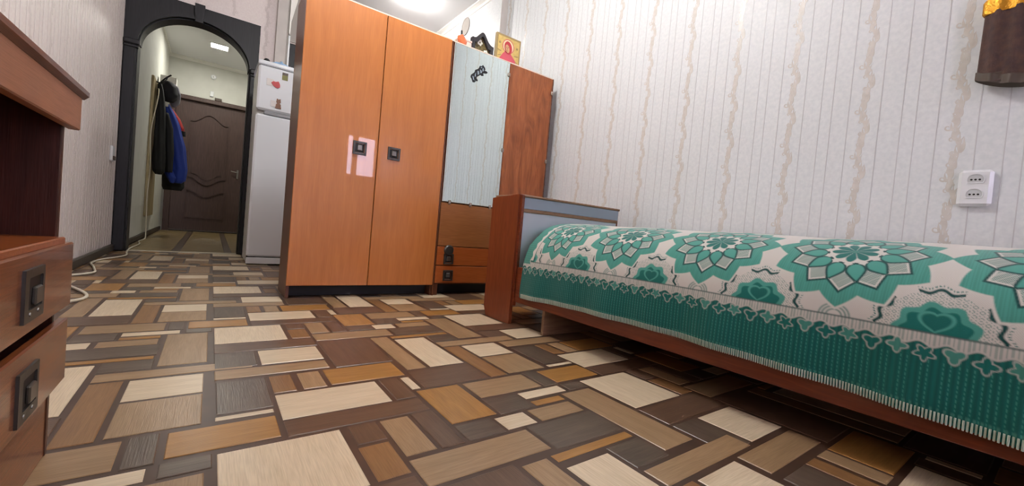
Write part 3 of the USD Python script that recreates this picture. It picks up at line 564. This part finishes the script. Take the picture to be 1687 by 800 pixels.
rd = part(w2, 'veneer_door', bx(A1+0.008, A2-0.02, WY-0.025, WY, 0.17, WT2-0.024, 0.004), 'redwood', label='narrow red-brown door with swirling grain')
def clip(x, z, who): part(who, 'clip', cat_([bx(x-0.018, x+0.018, WY-0.05, WY-0.02, z-0.03, z+0.03, 0.008), lathe([(0, 0.012), (0.012, 0.008), (0.014, 0)], (x, WY-0.05, z), '-y', 12)]), 'clip')
for x, z in ((A1-0.012, 3.35), (A1-0.012, 2.21)): clip(x, z, md)
for x, z in ((4.395, 3.30), (4.395, 2.185)): clip(x, z, rd)
for k in range(3): clip(A0+0.12+k*0.34, 1.325, md)
part(w2, 'fold_panel', bx(A0, A1, WY-0.025, WY, 0.705, 1.315, 0.004), 'fold_panel', label='tan flap below the mirror')
e1 = part(w2, 'drawer', bx(A0-0.003, A1-0.03, WY-0.025, WY+0.3, 0.43, 0.695, 0.004), 'drawer_wood'); e2 = part(w2, 'drawer', bx(A0-0.003, A1-0.03, WY-0.025, WY+0.3, 0.175, 0.42, 0.004), 'drawer_wood')
square_handle(e1, 2.765, 0.52, WY-0.025, 0.075); square_handle(e2, 2.775, 0.285, WY-0.025, 0.075)
part(e1, 'knob', lathe([(0, 0.03), (0.06, 0.028), (0.075, 0.01), (0.075, 0)], (2.76, WY-0.025, 0.645), '-y', 24), 'handle')
part(w2, 'leg', bx(A0-0.01, A0+0.06, WY, WY+0.05, 0, 0.17, 0.004), 'wardrobe_side')
# leaping big cat transfer on the mirror
t = thing('cat_decal', 'black and pale leaping big cat transfer near the top of the wardrobe mirror', 'decal', (3.0, WY-0.032, 3.2))
TX = lambda pts: [(3.0 + (x-0.5)*0.30*0.88 - (y-0.5)*0.19*0.47, 3.215 + (x-0.5)*0.30*0.47 + (y-0.5)*0.19*0.88) for x, y in pts]
body = Polygon(TX([(0.02, 0.05), (0.10, 0.0), (0.16, 0.03), (0.13, 0.12), (0.17, 0.20), (0.20, 0.06), (0.30, 0.03), (0.30, 0.10), (0.27, 0.20), (0.32, 0.33), (0.45, 0.36), (0.58, 0.40), (0.62, 0.30), (0.72, 0.28), (0.73, 0.36), (0.70, 0.44), (0.80, 0.44), (0.92, 0.36), (1.0, 0.40), (0.97, 0.48), (0.86, 0.58), (0.93, 0.66), (0.93, 0.80), (0.88, 0.98), (0.80, 0.93), (0.70, 0.98), (0.62, 0.86), (0.52, 0.80), (0.38, 0.80), (0.30, 0.66), (0.18, 0.60), (0.06, 0.55), (0.0, 0.42), (0.03, 0.28)])).buffer(0.004)
part(t, 'cat_shape', to_xz(extrude(body, 0.003), WY-0.032), 'black', False)
lights = [Polygon(TX(q)).buffer(0.002) for q in ([(0.08, 0.2), (0.12, 0.15), (0.15, 0.4), (0.10, 0.45)], [(0.22, 0.35), (0.28, 0.4), (0.34, 0.6), (0.26, 0.5)], [(0.42, 0.44), (0.5, 0.46), (0.54, 0.66), (0.46, 0.7)], [(0.60, 0.5), (0.68, 0.5), (0.70, 0.62), (0.64, 0.75)], [(0.74, 0.56), (0.84, 0.62), (0.84, 0.8), (0.78, 0.72)], [(0.72, 0.82), (0.8, 0.86), (0.74, 0.9)])]
part(t, 'cat_highlights', to_xz(extrude(unary_union(lights), 0.002), WY-0.035), 'grey_sticker', False)

# ------------------------------------------------------------------ on the wardrobe
t = thing('icon_panel', 'small gold picture panel with a red-robed haloed figure on the wardrobe top', 'picture', (3.72, 5.72, WT2))
IY = 5.68; IX0, IX1, IZ0, IZ1 = 3.505, 3.985, WT2, 4.135
part(t, 'board', bx(IX0, IX1, IY, IY+0.05, IZ0, IZ1, 0.006), 'icon_edge')
part(t, 'gold_ground', to_xz(extrude(sbox(IX0+0.03, IZ0+0.02, IX1-0.03, IZ1-0.035), 0.004), IY), 'icon_gold', False)
part(t, 'halo', to_xz(extrude(Point(3.735, 3.965).buffer(0.112).difference(Point(3.735, 3.965).buffer(0.102)), 0.004), IY-0.003), 'icon_pink', False)
part(t, 'halo_disc', to_xz(extrude(Point(3.735, 3.965).buffer(0.102), 0.002), IY-0.003), 'icon_cream', False)
robe = Polygon([(3.57, IZ0+0.02), (3.59, 3.74), (3.65, 3.83), (3.69, 3.87), (3.78, 3.86), (3.88, 3.77), (3.92, IZ0+0.02)]).buffer(0.01)
part(t, 'robe', to_xz(extrude(robe, 0.003), IY-0.004), 'icon_pink', False)
veil = affinity.rotate(affinity.scale(Point(3.735, 3.945).buffer(0.08), 0.9, 1.25), 14); face = affinity.rotate(affinity.scale(Point(3.722, 3.928).buffer(0.05), 0.82, 1.3), 16)
part(t, 'veil', to_xz(extrude(veil.difference(face), 0.004), IY-0.006), 'icon_red', False); part(t, 'face', to_xz(extrude(face, 0.002), IY-0.006), 'icon_skin', False)
part(t, 'face_marks', to_xz(extrude(unary_union([sbox(3.695, 3.942, 3.712, 3.947), sbox(3.732, 3.946, 3.748, 3.951), sbox(3.716, 3.905, 3.720, 3.942), sbox(3.708, 3.888, 3.728, 3.893)]), 0.002), IY-0.0085), 'icon_dark', False)
for g_ in ([LineString(q).buffer(0.006) for q in ([(3.54, 3.87), (3.60, 3.86)], [(3.55, 3.78), (3.60, 3.80)], [(3.87, 3.85), (3.94, 3.86)], [(3.89, 3.76), (3.94, 3.75)])] + [Point(3.57, 3.99).buffer(0.018), Point(3.91, 3.98).buffer(0.018)]): part(t, 'ray', to_xz(extrude(g_, 0.003), IY-0.004), 'icon_edge', False)
t = thing('ogee_frame', 'dark ogee-topped picture frame with gilt interior and white flowers on the wardrobe top', 'picture frame', (3.22, 5.72, WT2))
xx = np.linspace(0, 1, 30); crest = 3.875 + 0.145*np.exp(-((xx-0.47)/0.24)**2) + 0.012*np.exp(-((xx)/0.1)**2) - 0.035*xx
outer = Polygon(np.r_[[(3.075, WT2)], np.c_[3.055 + 0.385*xx, crest], [(3.43, WT2)]]); inn = Polygon(np.r_[[(3.105, WT2)], np.c_[3.105 + 0.285*xx, crest - 0.06], [(3.39, WT2)]])
part(t, 'frame_moulding', to_xz(extrude(outer.difference(inn), 0.07), IY+0.03), 'frame_dark', False); part(t, 'gilt_panel', to_xz(extrude(inn.buffer(0.004), 0.02), IY+0.03), 'frame_inner', False)
part(t, 'arch_print', to_xz(extrude(Polygon([(3.11, WT2), (3.11, 3.70), (3.15, 3.735), (3.27, 3.725), (3.28, WT2)]), 0.004), IY+0.01), 'grey_print', False)
fw_ = lambda cx, cz, r: unary_union([Point(cx + r*math.cos(a), cz + r*math.sin(a)).buffer(r*0.62) for a in np.arange(5)*1.2566])
for cx, cz, r in ((3.215, 3.86, 0.030), (3.33, 3.74, 0.026), (3.345, 3.66, 0.022), (3.31, 3.61, 0.018)): part(t, 'flower', to_xz(extrude(fw_(cx, cz, r), 0.006), IY+0.012), 'flower_white', False)
t = thing('card_box', 'pale pink card box on the wardrobe top left of the dark picture frame', 'box', (2.98, 5.75, WT2)); part(t, 'box_body', bx(2.84, 3.06, 5.66, 5.85, WT2, 3.79, 0.008), 'pink_box'); part(t, 'box_lid', bx(2.835, 3.065, 5.655, 5.855, 3.79, 3.82, 0.006), 'pink_box')
t = thing('clay_figurine', 'small orange clay bird figurine with a dark peg beside the pink box', 'figurine', (2.82, 5.6, WT2))
part(t, 'figurine_body', garment([(3.80, 2.83, 0.02, 0.03), (3.77, 2.82, 0.055, 0.05), (3.72, 2.84, 0.075, 0.05), (3.66, 2.85, 0.05, 0.05), (3.62, 2.85, 0.04, 0.04), (WT2, 2.85, 0.05, 0.05)], 5.56, 0.06, 24, 5), 'orange_clay', True)
part(t, 'beak', trimesh.convex.convex_hull(np.array([(2.78, 5.54, 3.75), (2.78, 5.58, 3.75), (2.78, 5.56, 3.78), (2.75, 5.56, 3.76)])), 'icon_cream', False); part(t, 'peg', rod((2.825, 5.56, 3.79), (2.82, 5.56, 3.86), 0.013), 'recess')
t = thing('wall_vent', 'grey oval vent cover high on the right wall below the cornice', 'vent cover', (XP, 8.62, 5.57))
ov = affinity.scale(Point(8.62, 5.56).buffer(0.2, 32), 0.9, 1.0)
part(t, 'vent_ring', to_yz_left(extrude(ov.difference(ov.buffer(-0.03)), 0.02), XP), 'vent', False); part(t, 'vent_disc', to_yz_left(extrude(ov.buffer(-0.03), 0.015), XP), 'vent', False)

# ------------------------------------------------------------------ bed
bd = thing('bed', 'low red-brown wooden bed with grey panelled headboard box against the right wall', 'bed', (3.5, 1.5, 0))
part(bd, 'side_rail', bx(2.675, 2.72, -0.7, 3.56, 0.245, 0.62, 0.006), 'bed_wood', label='long red-brown front rail'); part(bd, 'side_rail', bx(4.38, 4.43, -0.7, 3.56, 0.245, 0.62, 0.006), 'bed_wood')
part(bd, 'slat_base', bx(2.72, 4.38, -0.7, 3.5, 0.50, 0.56, 0.006), 'bed_side'); part(bd, 'end_rail', bx(2.675, 4.43, -0.75, -0.70, 0.245, 0.8, 0.006), 'bed_wood')
for yy in (3.03, -0.3): part(bd, 'leg_board', bx(2.69, 4.40, yy, yy+0.035, 0, 0.52, 0.004), 'edge_brown')
# headboard box
side = Polygon([(3.545, 0.0), (4.00, 0.0), (4.055, 0.11), (4.055, 1.365), (3.545, 1.40)])
part(bd, 'headboard_side', to_yz_left(extrude(side, 0.04), 2.68), 'bed_side', False, label='red-brown end panel of the headboard'); part(bd, 'headboard_side', to_yz_left(extrude(side, 0.04), 4.26), 'bed_side', False)
part(bd, 'headboard_post', bx(2.66, 2.70, 3.515, 3.56, 0.2, 1.40, 0.006), 'bed_wood')
part(bd, 'headboard_lid', bx(2.68, 4.255, 3.515, 4.06, 1.375, 1.40, 0.006), 'edge_brown', label='thin brown lid edge')
part(bd, 'headboard_panel', bx(2.695, 4.245, 3.53, 3.56, 1.25, 1.376, 0.004), 'grey_panel_dark', label='narrow blue-grey upper panel')
part(bd, 'headboard_strip', bx(2.695, 4.235, 3.52, 3.56, 1.212, 1.25, 0.004), 'edge_brown'); part(bd, 'headboard_panel', bx(2.695, 4.22, 3.53, 3.56, 0.56, 1.212, 0.004), 'grey_panel', label='large pale grey lower panel')
part(bd, 'headboard_back', bx(2.68, 4.22, 4.02, 4.05, 0.15, 1.37, 0.004), 'bed_side')
mt = [np.array([(x, y, z) for x, z in ((2.74, 0.60), (2.72, 0.72), (2.76, 0.86), (2.90, 1.0), (3.1, 1.07), (3.5, 1.10), (4.3, 1.10), (4.36, 1.0), (4.36, 0.6))]) for y in (-0.65, 3.44, 3.50)]
mt[2][:, 0] = mt[2][:, 0]*0.94 + 3.5*0.06; mt[2][:, 2] = mt[2][:, 2]*0.92 + 0.85*0.08
part(bd, 'mattress', loft(mt), 'mattress', 40)

# bedspread: a fine woven surface; its pattern is print, coloured per vertex
PROF = np.array([(2.640, 0.32), (2.636, 0.42), (2.640, 0.55), (2.648, 0.68), (2.668, 0.78), (2.705, 0.87), (2.765, 0.95), (2.85, 1.02), (2.96, 1.075), (3.10, 1.112), (3.30, 1.138), (3.6, 1.15), (4.0, 1.15), (4.5, 1.15)])
from scipy.interpolate import CubicSpline
sl = np.r_[0, np.cumsum(np.hypot(*np.diff(PROF, axis=0).T))]; prof = CubicSpline(sl, PROF)
S_END = sl[-1]
sv = np.r_[np.arange(0, 1.25, 0.0044), np.arange(1.25, 2.05, 0.0065), np.linspace(2.05, S_END, 14)]; yv = np.arange(-0.60, 3.4401, 0.0044)
def mixc(a, b, m): return a*(1 - m[..., None]) + b*m[..., None]
def spread_colour(Y, s):
    cream, mid, dark, deep, grey = (np.array(C(*c)) for c in ((202, 197, 189), (70, 146, 132), (4, 102, 94), (4, 66, 64), (112, 138, 130)))
    e = 0.004
    def lt(d): return np.clip(0.5 - d/(2*e), 0, 1)         # 1 where d < 0, softly
    col = np.broadcast_to(cream, Y.shape + (3,)).copy(); col *= (0.955 + 0.045*np.sign(np.sin(Y*700)*np.sin(s*700)))[..., None]
    P, Yc, sc, R, B0 = 0.752, 2.985, 0.840, 0.380, 0.385
    k = np.round((Yc - Y)/P); yl = Y - (Yc - k*P); sl_ = (s - sc - 0.80*np.clip(np.round((s - sc)/0.80), 0, 1))*0.93
    # dotted ground between the stars, dark wavy scrolls
    ym = yl - np.sign(yl)*P/2                              # from the mid point between two medallions
    dots = (np.sin(Y*420)*np.sin(s*420) > 0.35)
    hr = np.hypot(ym, (s - B0)*1.0)
    col = mixc(col, grey, ((hr < 0.20) & (s > B0) & dots).astype(float)*0.8)
    th = np.arctan2(s - B0, ym)
    for rad, w, c in ((0.205 + 0.010*np.cos(th*16), 0.0085, deep), (0.228 + 0.010*np.cos(th*16), 0.004, dark)):
        m_ = lt(np.abs(hr - rad) - w)*((np.abs(np.abs(th - np.pi/2) - 1.16) < 0.38) | (np.abs(th - np.pi/2) < 0.36)); 
        if w < 0.005: m_ = m_*(np.sin(th*120) > 0)
        col = mixc(col, c, m_)
    for rad, c, am in ((0.142, mid, 0.010), (0.112, dark, 0.010), (0.112, dark, 0.010)):
        col = mixc(col, c, lt(hr - rad - am*np.cos(th*9))*lt(B0 - s))
    hx, hs = np.abs(ym)/0.062, (s - B0 - 0.042)/0.045
    heart = (hx**2 + (hs - 0.62*np.sqrt(np.clip(hx, 0, 3)))**2) - 1
    col = mixc(col, mid*1.05, lt(heart*0.03)*lt(B0 - s)); col = mixc(col, dark*0.9, lt((heart + 0.38)*0.03)*lt(B0 - s))
    r2 = np.hypot(yl, s - B0)
    for rad in (0.065, 0.05, 0.033): col = mixc(col, grey, lt(np.abs(r2 - rad) - 0.004)*lt(B0 - s))
    # medallion
    r = np.hypot(yl, sl_); a = np.arctan2(yl, -sl_); n = 12; f = (a + np.pi/n) % (2*np.pi/n) - np.pi/n; af = np.abs(f)
    Rout = R*(1 - 0.17*af/(np.pi/n))
    col = mixc(col, cream*0.97, lt(r - Rout - 0.014)); col = mixc(col, mid*(0.93 + 0.07*np.sign(np.sin(Y*900)))[..., None], lt(r - Rout)); col = mixc(col, cream, lt(r - R*0.48))
    A, B = r*np.cos(f) - 0.61*R, r*np.sin(f)
    dia = np.abs(A) + np.abs(B)*1.02
    col = mixc(col, deep, lt(dia - 0.195*R)*lt(-(A + 0.04*R))); col = mixc(col, cream, lt(dia - 0.155*R))
    col = mixc(col, mixc(np.broadcast_to(grey, Y.shape + (3,)), cream*0.9, (np.sin((Y+s)*520) > 0.4).astype(float)), lt(dia - 0.125*R))
    g = np.pi/n - af; u, v = r*np.cos(g) - 0.43*R, r*np.sin(g)
    wid = np.where(u < 0.02*R, np.sqrt(np.clip(1 - ((u - 0.02*R)/(0.12*R))**2, 0, 1)), np.clip(1 - ((u - 0.02*R)/(0.17*R))**1.3, 0, 1))*0.092*R
    wid = np.nan_to_num(wid); tear = np.abs(v) - wid
    col = mixc(col, deep, lt(tear - 0.034*R)*((u > -0.132*R) & (u < 0.20*R))); col = mixc(col, mid*1.02, lt(tear)*((u > -0.10*R) & (u < 0.19*R)))
    # centre flower
    q = 9; fa = (a + np.pi/q) % (2*np.pi/q) - np.pi/q; U, V = r*np.cos(fa) - 0.175*R, r*np.sin(fa)
    pw = np.where(U > 0, np.sqrt(np.clip(1 - (U/(0.10*R))**2, 0, 1)), np.clip(1 + U/(0.19*R), 0, 1))*0.060*R
    col = mixc(col, dark, lt(np.abs(V) - pw)*((U > -0.175*R) & (U < 0.095*R))); col = mixc(col, mid*0.7, lt(r - 0.04*R))
    # lower border
    low = lt(s - B0); col = mixc(col, cream*0.9, low); col = mixc(col, grey, low*(np.sin(Y*420) > 0.1)*0.55); col = mixc(col, deep, lt(np.abs(s - B0) - 0.0035))
    wav = 0.332 + 0.010*np.sin(Y*2*np.pi/0.094); ribbed = dark*(0.86 + 0.14*np.sin(Y*2*np.pi/0.0235))[..., None]
    col = mixc(col, ribbed, lt(s - wav)); lightrib = (np.sin(Y*2*np.pi/0.0235) > 0.86) & (np.sin(s*300) > -0.2); col = mixc(col, mid*1.1, lt(s - 0.27)*lightrib*0.6)
    col = mixc(col, cream*0.9, lt(np.abs(s - wav - 0.002) - 0.004)); 
    K = np.round(Y/0.094); yy, ss = Y - K*0.094, s - 0.296 - 0.006*((K % 2)*2 - 1); rr = np.hypot(yy, ss); an = np.arctan2(ss, yy); pet = np.where(K % 3 == 0, 3, np.where(K % 3 == 1, 5, 4))
    flo = rr - 0.034*(0.80 + 0.25*np.cos(pet*(an + 1.57)))
    col = mixc(col, cream*0.9, lt(flo - 0.0055)); col = mixc(col, np.where((K % 2 == 0)[..., None], dark, mid*0.85), lt(flo))
    # left border column
    edge = 3.285; e1_ = lt(edge - Y)
    col = mixc(col, cream*0.92, lt(edge - 0.012 - Y)*lt(0.40 - s)); col = mixc(col, deep, lt(np.abs(Y - edge + 0.012) - 0.0035)*lt(0.40 - s))
    wav2 = 3.315 + 0.010*np.sin(s*2*np.pi/0.094); col = mixc(col, mid*0.9*(0.9 + 0.1*np.sin(s*2*np.pi/0.0235))[..., None], lt(wav2 - Y)*lt(0.36 - s)); col = mixc(col, cream, lt(np.abs(Y - wav2) - 0.004)*lt(0.36 - s))
    # hem
    col = mixc(col, mid*0.75, lt(s - 0.055)*(0.5 + 0.5*np.sign(np.sin(Y*2*np.pi/0.022))))
    return np.clip(col, 0, 1)
SG, YG = np.meshgrid(sv, yv, indexing='ij')
XZ = prof(SG); Xs, Zs = XZ[..., 0].copy(), XZ[..., 1].copy()
drop = np.clip(1 - SG/0.5, 0, 1)
hem = 0.055*np.sin(np.pi*np.clip(YG, 0, 3.44)/3.44) - 0.005
Zs += hem*drop
Xs += drop*(-0.012*np.sin(YG*6.1 + 0.6) - 0.010*np.sin(YG*13.7 + 2.0)) + 0.0012*np.sin(YG*2*np.pi/0.0235)*np.clip((0.34 - SG)*40, 0, 1)
Zs += 0.006*np.sin(YG*7 + SG*3)*np.clip(SG - 0.9, 0, 1)
lefty = np.interp(SG, [0, 0.3, 0.5, 0.7, 0.95, 1.3, S_END], [3.40, 3.385, 3.37, 3.345, 3.40, 3.44, 3.44])
Y2 = np.where(YG > 2.8, 2.8 + (YG - 2.8)*(lefty - 2.8)/0.64, YG)
CD = spread_colour(YG, SG)
v, f = grid_mesh(np.stack([Xs, Y2, Zs], -1))
bs = thing('bedspread', 'teal and cream woven bedspread with star flower medallions covering the bed', 'bedspread', (2.8, 1.5, 0.3))
part(bs, 'cloth', (v, f), 'bedspread', True, color=CD.reshape(-1, 3))
# end fold hanging over the mattress end
ends = [(Xs[i, -1], Y2[i, -1], Zs[i, -1]) for i in range(0, len(sv), 6)]
inner_ = [(x + 0.10, y + 0.02, z - 0.03) for x, y, z in ends]
P = np.stack([np.array(ends), np.array(inner_)], 1); v, f = grid_mesh(P)
part(bs, 'end_fold', (v, f), 'mattress', True)
cords = []
for yq in np.arange(-0.58, 3.42, 0.0125):
    j = min(int((yq + 0.60)/0.0044), len(yv) - 2); t_ = (yq - yv[j])/0.0044
    q0 = np.array([Xs[0, j], Y2[0, j], Zs[0, j]])*(1 - t_) + np.array([Xs[0, j+1], Y2[0, j+1], Zs[0, j+1]])*t_
    q1 = np.array([Xs[9, j], Y2[9, j], Zs[9, j]])*(1 - t_) + np.array([Xs[9, j+1], Y2[9, j+1], Zs[9, j+1]])*t_
    cords.append(tube([q0 - [0.002, 0, 0.005], q1 - [0.002, 0, 0]], 0.0042, 5, 1))
part(bs, 'fringe', cat_(cords), 'fringe', True, kind='stuff', label='pale picot edging along the hem')

# ------------------------------------------------------------------ wall outlet, socket, lamp shade
t = thing('wall_outlet', 'white double socket with two rounded recesses on the right wall above the bed', 'socket', (XR, 0.49, 1.62))
part(t, 'cover_plate', cat_([bx(XR-0.05, XR, 0.402, 0.58, 1.488, 1.76, 0.02)]), 'white_plastic')
for cz in (1.685, 1.575):
    cyc = Point(0.49, cz).buffer(0.042, 24); low = cyc.intersection(sbox(0, cz-0.02, 1, cz+0.1))
    part(t, 'socket_recess', to_yz_left(extrude(low, 0.003), XR-0.05), 'socket_recess', False)
    part(t, 'recess_rim', to_yz_left(extrude(low.buffer(0.006).difference(low), 0.006), XR-0.05), 'white_plastic', False)
    part(t, 'pin_holes', to_yz_left(extrude(unary_union([Point(0.49+d, cz).buffer(0.0065) for d in (-0.021, 0, 0.021)]), 0.002), XR-0.053), 'socket_hole', False)
t = thing('wall_switch', 'small white switch with two brown marks on the left wall next to the arch', 'switch', (XL, 9.75, 1.72))
part(t, 'switch_plate', bx(XL, XL+0.04, 9.68, 9.88, 1.58, 1.84, 0.015), 'white_plastic')
for yy in (9.74, 9.82): part(t, 'rocker', bx(XL+0.04, XL+0.06, yy-0.03, yy+0.03, 1.60, 1.67, 0.008), 'sticker_dark')
t = thing('wall_hanging', 'brown plush hanging with gold braid along its top, upper right corner of the wall', 'wall hanging', (XR, 0.27, 2.4))
HX, HY, n = 4.54, 0.27, 120
a = np.arange(n)*2*np.pi/n
def plan(z, k, sag=0.0, fold=1.0):
    ce, se = np.cos(a), np.sin(a); sy = np.sign(se)*np.abs(se)**0.55*0.275*k; sx = np.sign(ce)*np.abs(ce)**0.8*0.058*k
    sx = sx - fold*0.012*np.cos(sy*62)*(ce < 0)*np.abs(ce)**0.5
    return np.c_[HX + sx, HY + sy, z - sag*(1 - (sy/0.275)**2) + 0*a]
zs_ = [(2.425, 1.0, 0.075), (2.47, 1.0, 0.07), (2.6, 0.995, 0.04), (2.75, 0.985, 0.02), (2.9, 0.975, 0.0)]
part(t, 'plush_cloth', loft([plan(z, k, g) for z, k, g in zs_]), 'shade', 60)
part(t, 'hem_band', loft([plan(z, k*1.02, g) for z, k, g in ((2.415, 1.0, 0.077), (2.42, 1.005, 0.076), (2.47, 1.005, 0.070), (2.475, 1.0, 0.07))]), 'sticker_dark', 60, label='darker lower hem')
part(t, 'gold_braid', loft([plan(z, k, 0, 0.5) for z, k in ((2.885, 1.0), (2.90, 1.03), (2.98, 1.03), (3.0, 0.99))]), 'gold', 60, label='gold braid along the top')
part(t, 'hanging_rod', rod((HX, 0.03, 3.01), (HX, 0.52, 3.01), 0.018), 'gold')
for yy in (0.1, 0.45): part(t, 'rod_bracket', rod((HX, yy, 3.01), (XR, yy, 3.01), 0.012), 'steel')

# ------------------------------------------------------------------ desk
dk = thing('writing_desk', 'red-brown wooden desk with open niche and two drawers at the left edge', 'desk', (-0.9, 1.4, 0))
DX, DY = -0.42, 2.28
part(dk, 'tabletop', bx(-1.38, DX+0.014, -0.4, DY+0.045, 1.358, 1.402, 0.014), 'desk_top', label='dark red tabletop with rounded edge')
part(dk, 'apron', bx(DX-0.035, DX, 0.6, DY, 1.235, 1.360, 0.004), 'desk_apron', label='pale brown apron under the tabletop')
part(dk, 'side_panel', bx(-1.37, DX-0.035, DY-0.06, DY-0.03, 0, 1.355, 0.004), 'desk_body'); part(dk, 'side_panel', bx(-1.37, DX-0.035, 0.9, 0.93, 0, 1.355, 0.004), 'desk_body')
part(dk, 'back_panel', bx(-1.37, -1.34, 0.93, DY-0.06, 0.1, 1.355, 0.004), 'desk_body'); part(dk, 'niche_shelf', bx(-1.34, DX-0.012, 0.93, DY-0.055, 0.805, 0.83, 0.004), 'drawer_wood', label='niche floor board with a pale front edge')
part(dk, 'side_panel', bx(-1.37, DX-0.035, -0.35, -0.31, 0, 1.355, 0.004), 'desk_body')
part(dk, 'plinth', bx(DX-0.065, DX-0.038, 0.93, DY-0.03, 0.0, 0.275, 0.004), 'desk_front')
def desk_drawer(z0, z1, y1, yc, zc):
    d = part(dk, 'drawer', bx(DX-0.028, DX, 0.94, y1, z0, z1, 0.005), 'desk_front', label='glossy red-brown drawer front')
    part(d, 'drawer_box', bx(-1.25, DX-0.028, 0.98, y1-0.1, z0+0.02, z1-0.05, 0.004), 'desk_body')
    py, pz = sbox(yc-0.085, zc-0.078, yc+0.085, zc+0.078), None
    hole = sbox(yc-0.045, zc-0.035, yc+0.06, zc+0.045).buffer(0.008)
    h = part(d, 'handle_plate', to_yz_right(extrude(py.difference(hole), 0.008), DX), 'handle', False, label='dark recessed metal handle plate')
    part(h, 'handle_recess', to_yz_right(extrude(hole, 0.002), DX), 'recess', False)
    part(h, 'handle_pull', bx(DX, DX+0.012, yc-0.005, yc+0.055, zc-0.035, zc+0.02, 0.004), 'handle_pull')
    for dy in (-0.04, 0.03): part(h, 'screw', lathe([(0, 0.004), (0.006, 0.003), (0.007, 0)], (DX+0.008, yc+dy, zc-0.056), 'x', 10), 'handle_pull')
desk_drawer(0.565, 0.808, DY, 1.832, 0.686); desk_drawer(0.283, 0.52, DY-0.022, 1.825, 0.386)
